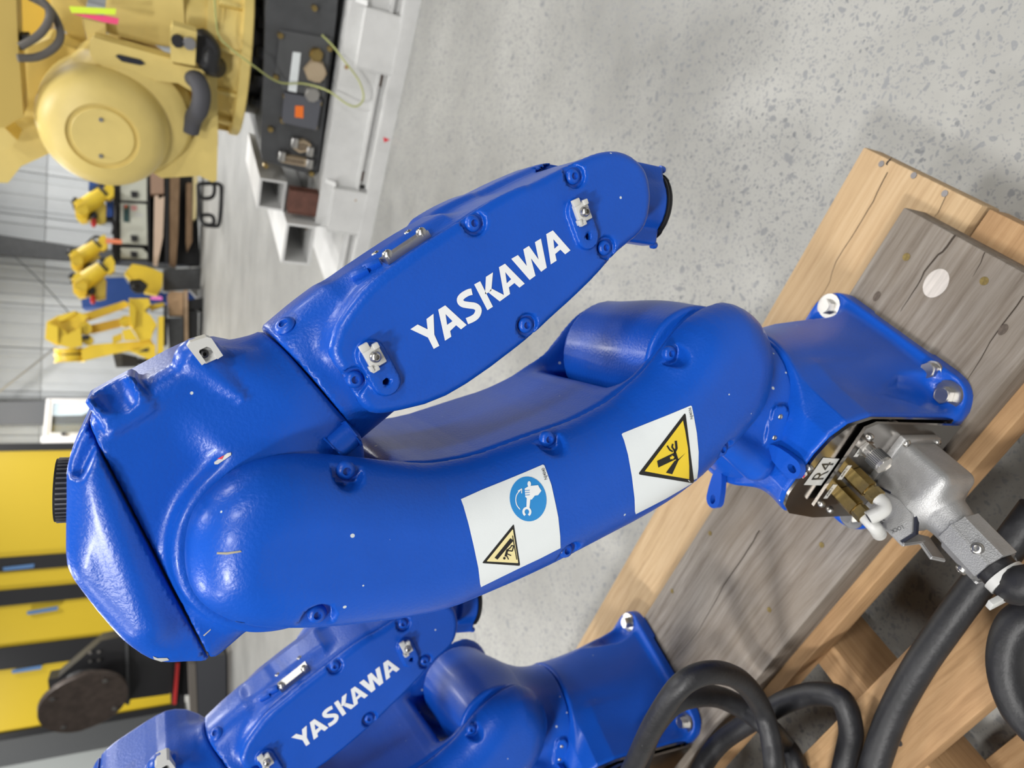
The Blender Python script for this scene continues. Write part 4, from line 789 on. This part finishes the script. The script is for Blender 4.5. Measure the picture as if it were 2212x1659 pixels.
def column(name, px, Y, m=MGREYD, d=.3):
    k = MB(); slabY(k, px, Y, d); o = k.build(name, m, None, None, .01); o['kind'] = 'structure'; return o
column('trim_1', z3([(-900, 440), (-10, 500), (640, 600), (1500, 680), (1500, 790), (640, 722), (-10, 672), (-900, 590)]), 18.4)
column('trim_2', [(-250, 868), (0, 868), (110, 866), (430, 880), (430, 935), (110, 918), (0, 918), (-250, 925)], 18.4, mat('slate_paint', (.085, .09, .10), .6))
k = MB(); k.tube([at(x, y, 18.2) for x, y in ((18, 542), (85, 605), (160, 688))], .012, 8); k.build('brace_rod_1', MGREYD)['kind'] = 'structure'  # thin brace rod between the wall columns
k = MB(); k.tube([at(x, y, 18.2) for x, y in ((-40, 876), (60, 798), (123, 748))], .018, 8); k.build('brace_rod_2', MSTEEL)['kind'] = 'structure'  # second brace rod, bare steel
win = empty('window_1', tuple(at(150, 905, 17.6))); win['kind'] = 'structure'
z4 = lambda pts: Z(pts, 0, 740, 3.95)
MALU = mat('aluminium_frame', (.60, .60, .62), .4, .3)
k = MB(); fr = [(395, 478), (1500, 478), (1500, 800), (365, 800)]; inn = [(450, 515), (1480, 515), (1480, 770), (430, 770)]
for i in range(4): slabY(k, z4([fr[i], fr[(i + 1) % 4], inn[(i + 1) % 4], inn[i]]), 17.55, .10)
slabY(k, z4([(415, 487), (425, 487), (400, 795), (385, 795)]), 17.53, .04)
put(k, 'window_frame', MALU, win, 0)
k = MB(); slabY(k, z4([(450, 515), (1480, 515), (1480, 770), (430, 770)]), 17.60, .02)
MGLASS = mat('clear_glass', (.8, .85, .88), .03, spec=.6); MGLASS.node_tree.nodes['Principled BSDF'].inputs['Transmission Weight'].default_value = .9
put(k, 'pane', MGLASS, win)
k = MB(); slabY(k, z4([(350, 803), (1500, 803), (1500, 855), (350, 855)]), 17.5, .3); put(k, 'window_sill', mat('white_sill', (.72, .72, .76), .4), win)
k = MB(); slabY(k, z4([(520, 770), (555, 765), (560, 795), (525, 795)]), 17.5, .05); put(k, 'window_latch', MBLACK, win)
for nm_, pts, m_, Y in (('daylight_panel', [(452, 517), (900, 517), (700, 620), (450, 625)], mat('bright_daylight', (.80, .88, .92), .5, emit=1.0), 17.66), ('view_panel', [(450, 625), (700, 600), (900, 590), (900, 690), (440, 695)], MGREYD, 17.665), ('view_panel', [(440, 695), (900, 690), (900, 770), (430, 770)], mat('pale_view', (.35, .35, .34), .6), 17.67)):
    k = MB(); slabY(k, z4(pts), Y, .02); put(k, nm_, m_, win)
# ---------------------------------------------------------------- row of machines along the far wall
RY = 15.2
def cylY(mb, a, b, rp, Y, r2=None, n=20):     # cylinder between two picture points at depth Y, radius in picture pixels
    A, B_ = at(*z3([a])[0], Y), at(*z3([b])[0], Y); s = np.linalg.norm(at(*z3([(a[0], a[1] + 10)])[0], Y) - A) / 10; mb.cyl(A, B_, rp * s, None if r2 is None else r2 * s, n=n); return mb
rack = thing('equipment_rack', 'long black rack holding the cream control cabinets by the far wall', 'rack', at(300, 480, RY + .3) * [1, 1, 0])
k = MB()
for x0, x1 in ((965, 1008), (1264, 1278), (1408, 1440)): slabY(k, z3([(x0, -60), (x1, -60), (x1, 740), (x0, 740)]), RY + .02, .4)
put(k, 'rack_rail', MBLACK, rack, .01)
k = MB(); slabY(k, z3([(1440, -60), (1650, -60), (1690, 400), (1712, 730), (1712, 760), (1440, 760)]), RY + .45, .3); put(k, 'rack_back', MBLACK, rack)
k = MB(); slabY(k, z3([(1010, -60), (1440, -60), (1440, 745), (1010, 720)]), RY + .47, .05); put(k, 'rack_panel', MBLACK, rack)
for y0 in (215, 590, 715):
    k = MB(); slabY(k, z3([(1008, y0 + 3), (1264, y0 + 5), (1264, y0 + 10), (1008, y0 + 8)]), RY + .01, .4); put(k, 'rack_divider', MGREYD, rack, .006)
k = MB()
for j, pp in enumerate(([(960, -20), (985, 120), (1000, 260)], [(955, 380), (985, 480), (965, 620), (1000, 700)], [(975, 180), (990, 330), (960, 500)])): k.tube([at(*z3([p])[0], RY - .05) for p in pp], .03, 8)
put(k, 'cable_bundle', MBLACK, rack)
def cabinet(pts, sw, label, extra=None):
    o = thing('control_cabinet', label, 'cabinet', at(*np.mean(z3(pts), 0), RY), 'cream control cabinets on the black rack')
    k = MB(); slabY(k, z3(pts), RY, .45); put(k, 'cabinet_body', MCREAM, o, .012)
    k = MB(); x, y = sw; slabY(k, z3([(x - 30, y - 26), (x + 30, y - 20), (x + 28, y + 28), (x - 25, y + 24)]), RY - .05, .06); put(k, 'rotary_switch', MBLACK, o, .01)
    return o
cabinet([(1028, 15), (1252, 15), (1252, 215), (1028, 205)], (1145, 155), 'cream control cabinet half behind the big yellow robot')
c2 = cabinet([(1025, 228), (1250, 240), (1258, 588), (1028, 576)], (1145, 530), 'wide cream control cabinet with operator panel and red button, middle of the rack')
k = MB(); slabY(k, z3([(1056, 250), (1104, 250), (1102, 392), (1054, 388)]), RY - .03, .04); put(k, 'operator_panel', mat('teal_panel', (.02, .06, .06), .4), c2, .004)
k = MB(); cylY(k, (1080, 268), (1081, 268.5), 20, RY - .06); put(k, 'yellow_ring', MYEL2, c2)
k = MB(); slabY(k, z3([(1062, 250), (1082, 248), (1082, 268), (1062, 268)]), RY - .09, .05); put(k, 'stop_button', MRED, c2, .01)
k = MB(); slabY(k, z3([(1120, 250), (1165, 255), (1172, 285), (1140, 300), (1115, 280)]), RY - .006, .008); put(k, 'red_label', mat('faded_red_label', (.62, .30, .28), .6), c2)
k = MB(); slabY(k, z3([(1150, 318), (1220, 325), (1220, 348), (1150, 342)]), RY - .006, .008); put(k, 'white_label', MWHITEP, c2)
cabinet([(1030, 612), (1215, 618), (1258, 660), (1258, 708), (1028, 700)], (1143, 668), 'smallest cream control cabinet, at the rack end next to the yellow pedestal')
MPLY = wood('far_lumber', (.55, .40, .27), (.47, .33, .21), (.33, .22, .13), knots=False); MBEAM = wood('brown_lumber', (.30, .20, .12), (.24, .155, .09), (.14, .085, .045), knots=False)
for pts, m_, lb in (([(1282, -60), (1395, -60), (1398, 150), (1285, 155)], mat('tan_board', (.36, .23, .16), .8), 'short tan board lying on the rack beside the big yellow robot'),
                    ([(1318, 172), (1345, 166), (1360, 196), (1402, 174), (1390, 520), (1345, 752), (1308, 745)], mat('pale_board', (.66, .50, .38), .8), 'long pale board lying along the rack below the cabinets'),
                    ([(1450, -60), (1535, -60), (1520, 500), (1500, 770), (1448, 750)], MBEAM, 'brown timber lying under the pale board'),
                    ([(1592, 60), (1640, 60), (1640, 560), (1600, 640), (1588, 560)], MBEAM, 'lowest brown timber in the rack near the floor'),
                    ([(1652, -60), (1690, -60), (1672, 360), (1645, 380)], mat('pale_yellow_strip', (.66, .55, .28), .6), 'pale yellow strip standing beside the black tubular frame')):
    k = MB(); slabY(k, z3(pts), RY - .02, .3); tag(k.build('board', m_, None, None, .008), lb, 'board')
# tubular black frame by the big yellow robot
tf = thing('tubular_frame', 'black tubular frame standing on the floor near the big yellow robot', 'frame', at(475, 440, 10.9) * [1, 1, 0])
def ring(mb, pts, Y, r): P = smooth_open(z3(pts) + z3(pts)[:1], 2); mb.tube([at(x, y, Y) for x, y in P], r, 8, 2); return mb
for pts, Y in (([(1690, 70), (1880, 60), (1892, 120), (1875, 420), (1840, 432), (1700, 415)], 10.9), ([(1690, 70), (1830, 55), (1832, 150), (1800, 195), (1700, 190)], 11.1), ([(1712, 335), (1818, 330), (1832, 420), (1730, 415)], 10.95)):
    k = MB(); ring(k, pts, Y, .028); put(k, 'tube_loop', MBLACK, tf)
# small yellow robots
def small_robot(o0, pts_body, tube, ring_, wrist, arm, cap, label, Y):
    o = thing('small_yellow_robot', label, 'robot', at(*z3([tube[0]])[0], Y), 'yellow robots along the far wall')
    k = MB(); slabY(k, z3(pts_body), Y - .14, .34); put(k, 'elbow_housing', MYEL2, o, .03)
    k = MB(); cylY(k, tube[0], tube[1], tube[2], Y, tube[3]); put(k, 'forearm', MYEL2, o, .012)
    k = MB(); cylY(k, ring_[0], ring_[1], ring_[2], Y); put(k, 'wrist_ring', MBLACK, o)
    k = MB(); slabY(k, z3(wrist), Y - .10, .22); put(k, 'wrist', MYEL2, o, .025)
    k = MB(); slabY(k, z3(arm), Y + .02, .20); put(k, 'lower_arm', mat('olive_yellow_paint', (.45, .33, .04), .5), o, .02)
    k = MB(); A_ = at(*z3([(pts_body[2][0] - 60, pts_body[2][1] - 10)])[0], Y - .2); k.cyl(A_, A_ + [0, .1, 0], .10, n=24); put(k, 'joint_disc', mat('joint_yellow', (.66, .46, .03), .45), o, .02)
    k = MB(); cylY(k, (tube[0][0] + 40, tube[0][1] - 70), (tube[0][0] + 120, tube[0][1] - 120), 34, Y + .05); put(k, 'wrist_motor', MYEL2, o, .012)
    k = MB(); k.ball(at(*z3([cap])[0], Y - .02), .075, (1.2, .6, .6), 14); put(k, 'red_cap', MRED, o)
    k = MB()
    x0, y0 = pts_body[-1]
    for dx, dy in ((-10, 20), (5, 60), (60, 120), (150, 140)): k.ball(at(*z3([(x0 + dx, y0 + dy)])[0], Y), .07, (1.2, .8, .9), 10)
    k.tube([at(*z3([p])[0], Y - .05) for p in ((tube[0][0] + 60, tube[0][1] - 90), (tube[0][0] + 110, tube[0][1] - 160), (tube[1][0] - 10, tube[1][1] - 70), (tube[1][0] + 70, tube[1][1] - 40))], .028, 8); put(k, 'cable_loop', MBLACK, o)
    return o
def shifted(dx, dy, s=1.0): return lambda P: [(640 + (x - 640) * s + dx, 200 + (y - 200) * s + dy) for x, y in P]
B0 = [(690, 185), (735, 225), (760, 300), (740, 375), (690, 385), (645, 345), (635, 250), (650, 200)]
W0_ = [(905, 70), (945, 50), (972, 100), (970, 170), (930, 200), (885, 170), (880, 110)]
A0 = [(740, 300), (870, 200), (905, 250), (900, 390), (840, 405), (760, 375)]
for dx, dy, s, Y, lb in ((0, 0, 1, RY - .3, 'small yellow robot against the wall, next to the big yellow robot'), (-38, 440, .95, RY - .2, 'small yellow robot carrying the orange tag, in front of the dark wall column'), (-20, 640, 1.08, RY - .5, 'small yellow robot in front of the large blue bin')):
    f_ = shifted(dx, dy, s); small_robot(0, f_(B0), (f_([(685, 290)])[0], f_([(880, 145)])[0], 72 * s, 62 * s), (f_([(872, 150)])[0], f_([(893, 135)])[0], 66 * s), f_(W0_), f_(A0), f_([(800, 400)])[0], lb, Y)
    if dx == 0: sr = [o for o in COL.objects if o.name.startswith('small_yellow_robot')][0]; k = MB(); slabY(k, z3([(893, 350), (964, 350), (964, 382), (893, 382)]), RY + .03, .25); put(k, 'robot_mount', MBLACK, sr)
pedt = thing('robot_pedestal', 'yellow cast robot pedestal beside the cardboard box, with a black drive unit inside', 'pedestal', at(*z3([(1250, 880)])[0], RY))
k = MB(); slabY(k, z3([(1060, 830), (1130, 750), (1240, 770), (1330, 800), (1390, 830), (1385, 940), (1340, 1015), (1230, 990), (1270, 930), (1200, 880), (1110, 885)]), RY - .3, .4); put(k, 'pedestal_casting', MYEL2, pedt, .03)
k = MB(); slabY(k, z3([(1100, 890), (1200, 885), (1265, 935), (1240, 990), (1160, 1000), (1110, 960)]), RY - .25, .2); k.ball(at(*z3([(1150, 935)])[0], RY - .3), .06, n=10); put(k, 'drive_unit', MBLACK, pedt, .02)
k = MB(); slabY(k, z3([(1392, 800), (1900, 800), (1900, 980), (1392, 980)]), RY + .05, .12); put(k, 'pedestal_stand', MGREYD, pedt, .02)
pr = thing('palletizing_robot', 'bright yellow palletizing robot with parallel link arms, tallest of the far row', 'robot', at(*z3([(1250, 1230)])[0], 14.3))
PY = 14.3
for nm_, pts, Y, d, m_ in (('robot_base', [(1100, 1045), (1270, 1045), (1285, 1100), (1230, 1150), (1285, 1190), (1340, 1270), (1305, 1330), (1290, 1395), (1190, 1405), (1150, 1330), (1105, 1270)], PY - .35, .7, MYEL2), ('link_arm', [(700, 1180), (1060, 1065), (1105, 1090), (1080, 1120), (760, 1235)], PY + .15, .12, MYEL2),
                           ('lower_arm', [(690, 1290), (1080, 1205), (1085, 1270), (800, 1340), (700, 1350)], PY, .2, mat('amber_paint', (.70, .44, .03), .45)), ('forearm', [(690, 1480), (780, 1440), (1290, 1400), (1320, 1450), (1000, 1510), (700, 1580)], PY - .2, .24, MYEL2),
                           ('arm_head', [(398, 1245), (490, 1195), (640, 1150), (750, 1195), (690, 1285), (640, 1330), (580, 1440), (470, 1440), (385, 1390)], PY - .3, .5, MYEL2), ('head_plate', [(575, 1350), (690, 1290), (700, 1450), (600, 1470), (495, 1440), (500, 1380)], PY - .42, .14, mat('mid_yellow_paint', (.70, .49, .03), .45)), ('counterweight', [(1100, 1490), (1180, 1480), (1270, 1425), (1325, 1440), (1330, 1570), (1290, 1575)], PY - .3, .25, MYEL2),
                           ('robot_stand', [(1402, 1100), (1428, 1100), (1428, 1440), (1402, 1440)], PY - .2, .9, MBLACK), ('pivot_arm', [(1270, 1100), (1395, 1080), (1410, 1105), (1290, 1150)], PY - .1, .2, MYEL2)):
    k = MB(); slabY(k, z3(pts), Y, d); put(k, nm_, m_, pr, .025)
MMID = mat('mid_yellow', (.62, .43, .02), .45)
for nm_, pts, Y, d, m_ in (('head_box', [(405, 1250), (495, 1290), (495, 1425), (440, 1415), (390, 1385)], PY - .46, .18, MYEL2), ('head_side', [(498, 1295), (570, 1330), (570, 1440), (498, 1430)], PY - .40, .12, MMID), ('head_cap', [(490, 1200), (635, 1155), (650, 1170), (545, 1230), (500, 1240)], PY - .44, .14, MYEL2), ('base_face', [(1100, 1060), (1165, 1130), (1150, 1300), (1110, 1250)], PY - .42, .08, MMID), ('base_flange', [(1350, 1200), (1398, 1195), (1395, 1520), (1345, 1520)], PY - .38, .5, MYEL2), ('base_gusset', [(1110, 1300), (1180, 1400), (1060, 1400), (1040, 1320)], PY - .40, .2, MYEL2), ('link_rod', [(960, 1370), (1040, 1340), (1045, 1400), (960, 1430)], PY - .26, .1, MMID)):
    k = MB(); slabY(k, z3(pts), Y, d); put(k, nm_, m_, pr, .02)
for c_, r_ in (((720, 1300), 52), ((1070, 1240), 46), ((745, 1400), 40)):
    k = MB(); A_ = at(*z3([c_])[0], PY - .34); s_ = np.linalg.norm(at(*z3([(c_[0], c_[1] + 10)])[0], PY) - at(*z3([c_])[0], PY)) / 10; k.cyl(A_, A_ + [0, .3, 0], r_ * s_, n=24); put(k, 'pivot_hub', MMID, pr, .015)
k = MB(); cylY(k, (700, 1382), (760, 1375), 18, PY - .38); put(k, 'black_collar', MBLACK, pr)
k = MB(); cylY(k, (585, 1475), (590, 1520), 104, PY - .05); put(k, 'wrist', MYEL2, pr, .01)
k = MB(); cylY(k, (589, 1505), (590, 1530), 101, PY - .05); put(k, 'wrist_ring', MBLACK, pr)
k = MB(); cylY(k, (592, 1530), (596, 1585), 106, PY - .05); put(k, 'tool_flange', MYEL2, pr, .02)
k = MB(); slabY(k, z3([(1225, 1480), (1265, 1465), (1262, 1500), (1180, 1500)]), PY - .32, .05); put(k, 'dark_opening', MDARK, pr)
for pts, m_, Y, d, nm_, lb, ct in (([(690, 1000), (900, 870), (1060, 865), (1095, 920), (1400, 1000), (1900, 1000), (1900, 1090), (1400, 1085), (1050, 1090), (870, 1120), (700, 1125)], MBIN, RY + 1.15, .8, 'storage_bin', 'large blue bin behind the small yellow robots', 'bin'),
                                   ([(905, 210), (960, 205), (982, 300), (950, 378), (905, 360)], MBIN, RY + .43, .4, 'storage_bin', 'small blue bin beside the wide cream cabinet', 'bin'), ([(762, 20), (880, 20), (885, 60), (830, 70), (755, 115)], MBIN, RY - .1, .4, 'storage_bin', 'blue bin half hidden behind the big yellow robot dome', 'bin'),
                                   ([(1432, 1010), (1450, 985), (1564, 990), (1562, 1190), (1440, 1190)], MCARD, RY - .98, .4, 'cardboard_box', 'brown cardboard box on the dark bench by the palletizing robot', 'box'), ([(1425, 830), (1440, 790), (1560, 800), (1620, 860), (1590, 950), (1430, 975)], MGREYD, RY + .25, .4, 'metal_case', 'dark grey metal case between the yellow pedestal and the cardboard box', 'case'),
                                   ([(1432, 1210), (1562, 1205), (1566, 1480), (1450, 1480)], MGREYD, RY - .98, .4, 'metal_case', 'dark grey metal case on the bench between cardboard box and monitor case', 'case'), ([(905, 530), (1040, 545), (1040, 580), (900, 572)], mat('orange_tag', (.85, .25, .12), .6), RY - .345, .03, 'paper_tag', 'orange paper tag hanging on a small yellow robot', 'tag'),
                                   ([(1285, 1030), (1370, 1026), (1388, 1045), (1380, 1060), (1285, 1055)], mat('pink_tag', (.85, .22, .6), .6), PY - .37, .01, 'paper_tag', 'pink paper tag by the palletizing robot base', 'tag'),
                                   ([(962, 1520), (1040, 1510), (1170, 1540), (1180, 1630), (990, 1635)], MGREYD, RY - .2, .3, 'monitor', 'dark monitor case beside the heap of black cables', 'monitor')):
    if nm_ == 'monitor':
        mo = thing('monitor', lb, ct, at(*z3(pts)[0], Y)); k = MB(); slabY(k, z3(pts), Y, d); put(k, 'monitor_case', m_, mo, .02); k = MB(); slabY(k, z3([(1040, 1525), (1175, 1545), (1180, 1620), (1045, 1625)]), Y - .01, .02); put(k, 'screen', MBLACK, mo); k = MB(); slabY(k, z3([(1170, 1560), (1900, 1560), (1900, 1600), (1170, 1610)]), Y + .1, .15); put(k, 'stand', MBLACK, mo); continue
    k = MB(); slabY(k, z3(pts), Y, d); tag(k.build(nm_, m_, None, None, .012), lb, ct)
bench = thing('workbench', 'dark bench with a wooden edge carrying the grey cases by the far wall', 'bench', at(415, 700, RY) * [1, 1, 0])
k = MB(); slabY(k, z3([(1570, 975), (1602, 975), (1608, 1480), (1575, 1490)]), RY - 1.0, 1.2); put(k, 'bench_top', MPLY, bench, .005)
for pts in ([(1605, 1060), (1900, 1050), (1900, 1140), (1610, 1140)], [(1605, 1150), (1690, 1155), (1690, 1390), (1610, 1390)], [(1605, 1400), (1900, 1390), (1900, 1470), (1610, 1470)]):
    k = MB(); slabY(k, z3(pts), RY - .85, .9); put(k, 'bench_leg', MBLACK, bench, .01)
k = MB(); slabY(k, z3([(1600, 790), (1690, 790), (1690, 1050), (1610, 960)]), RY + .72, .3); put(k, 'bench_box', mat('mid_grey', (.30, .30, .30), .6), bench, .01)
k = MB()
for pp in ([(1180, 1560), (1300, 1600), (1420, 1620), (1480, 1560)], [(1200, 1620), (1300, 1660), (1400, 1600), (1500, 1590)], [(1250, 1540), (1350, 1570), (1450, 1520), (1540, 1480)]): k.tube([at(*z3([p])[0], RY - .3) for p in pp], .03, 8)
tag(k.build('cable_heap', MBLACK), 'heap of black cables between the far bench and the large blue robot', 'cables')
# ---------------------------------------------------------------- yellow enclosure with positioner, lower left of the picture
CY = 14.2; QY = 9.0
z5 = lambda pts: Z(pts, 0, 1140, 3.196)
en = thing('machine_enclosure', 'large yellow sheet-metal machine enclosure with black frame bars', 'machine', at(395, 1300, CY) * [1, 1, 0])
MY3 = mat('enclosure_yellow', (.74, .52, .025), .42, bump=.03, bscale=40)
def bar(pts, nm_='frame_bar', d=.12, Y=CY, m_=MBLACK, bv=.006): k = MB(); slabY(k, pts, Y, d); return put(k, nm_, m_, en, bv)
def band(y0, s0, y1, s1, x0=-260, x1=385): return [(x0, y0 + s0 * x0), (x1, y0 + s0 * x1), (x1, y1 + s1 * x1), (x0, y1 + s1 * x0)]
SL = lambda y: (913.9 - y) / 3950.0
bands = [(959, 975, 0), (975, 1206, 1), (1206, 1236, 0), (1236, 1277, 1), (1277, 1310, 0), (1310, 1401, 1), (1401, 1448, 0), (1448, 1586, 1), (1586, 1601, 0)]
for y0, y1, yel in bands: bar(band(y0, SL(y0), y1, SL(y1)), 'yellow_panel' if yel else 'frame_bar', .06 if yel else .14, CY + (.06 if yel else 0), MY3 if yel else MBLACK)
bar([(378, 940), (392, 940), (400, 1560), (384, 1560)], 'bottom_bar')
for (x0, y0), (x1, y1) in (((20, 275), (238, 250)), ((185, 580), (402, 543)), ((80, 985), (290, 950))):
    k = MB(); slabY(k, z5([(x0, y0), (x1, y1), (x1 - 6, y1 + 26), (x0 + 4, y0 + 22)]), CY - .02, .03); put(k, 'blue_handle', mat('blue_tape', (.10, .22, .45), .5), en, .004)
po = thing('positioner', 'black positioner with a round brown faceplate before the yellow enclosure', 'positioner', at(390, 1500, QY - .5) * [1, 1, 0])
k = MB(); slabY(k, z5([(330, 1050), (400, 1035), (700, 780), (880, 740), (1180, 760), (1195, 1130), (1165, 1150), (905, 1185), (880, 1225), (860, 1210), (780, 1260), (500, 1290), (345, 1180)]), QY - .30, .25); put(k, 'bracket', MBLACK, po, .01)
k = MB(); slabY(k, z5([(862, 700), (882, 700), (895, 1220), (875, 1225)]), QY - .34, .06); put(k, 'bracket_rib', MGREYD, po, .004)
k = MB(); slabY(k, z5([(1180, 700), (1250, 700), (1240, 1215), (1180, 1215)]), QY - .28, .2); put(k, 'side_block', MBLACK, po, .008)
k = MB(); slabY(k, z5([(1215, 940), (1238, 940), (1216, 1220), (1192, 1220)]), QY - .36, .05); put(k, 'red_strip', MRED, po, .004)
for p in ((622, 862), (682, 855), (622, 920), (682, 912)): k = MB(); c = at(*z5([p])[0], QY - .31); k.cyl(c, c + [0, -.015, 0], .016, n=10); put(k, 'bolt', MSTEEL, po)
fc = at(*z5([(580, 1200)])[0], QY - .62); ncap = np.array([-.46, -.86, -.12]); ncap /= np.linalg.norm(ncap)
k = MB(); k.cyl(fc - ncap * .03, fc + ncap * .025, .40, n=56); fpl = put(k, 'faceplate', mat('brown_steel', (.085, .065, .055), .5, .4, var=.3, vscale=12), po, .008)
k = MB(); k.cyl(fc - ncap * .25, fc - ncap * .03, .2, n=32); put(k, 'spindle', MBLACK, po)
ua = np.cross(ncap, UP); ua /= np.linalg.norm(ua); ub = np.cross(ua, ncap)
for t in range(4): c = fc + (ua * math.cos(t * 1.57 + .6) + ub * math.sin(t * 1.57 + .6)) * .33 + ncap * .025; k = MB(); k.cyl(c, c + ncap * .012, .024, n=14); put(k, 'bolt', MSTEEL, po)
k = MB(); slabY(k, z5([(1196, 800), (1700, 800), (1700, 1150), (1196, 1150)]), QY - .20, .15); put(k, 'column', MBLACK, po, .01)
column('trim_3', [(-250, 1638), (0, 1594), (405, 1533), (405, 1583), (0, 1658), (-250, 1706)], CY + .3, mat('column_grey', (.105, .11, .115), .55), .35)
column('trim_4', [(-250, 1702), (0, 1654), (405, 1580), (500, 1800), (-250, 1950)], CY + .5, mat('sheet_light', (.50, .53, .52), .5), .1)
for pts, m_, d, nm_, lb in (([(1300, 940), (1350, 940), (1380, 1700), (1330, 1700)], mat('brown_rail', (.13, .115, .10), .6), .2, 'steel_rail', 'brown steel rail beside the positioner'), ([(1354, 880), (1560, 880), (1568, 1700), (1384, 1700)], mat('dark_bench', (.045, .047, .055), .5), .5, 'machine_table', 'dark grey machine table behind the second blue robot'), ([(1572, 860), (1630, 840), (1640, 1200), (1574, 1240)], mat('grey_leg', (.16, .15, .14), .6), .3, 'table_leg_frame', 'grey leg frame standing at the end of the dark machine table')):
    k = MB(); slabY(k, z5(pts), 8.2, d); tag(k.build(nm_, m_, None, None, .008), lb, 'frame' if 'frame' in nm_ else 'table' if 'table' in nm_ else 'rail')
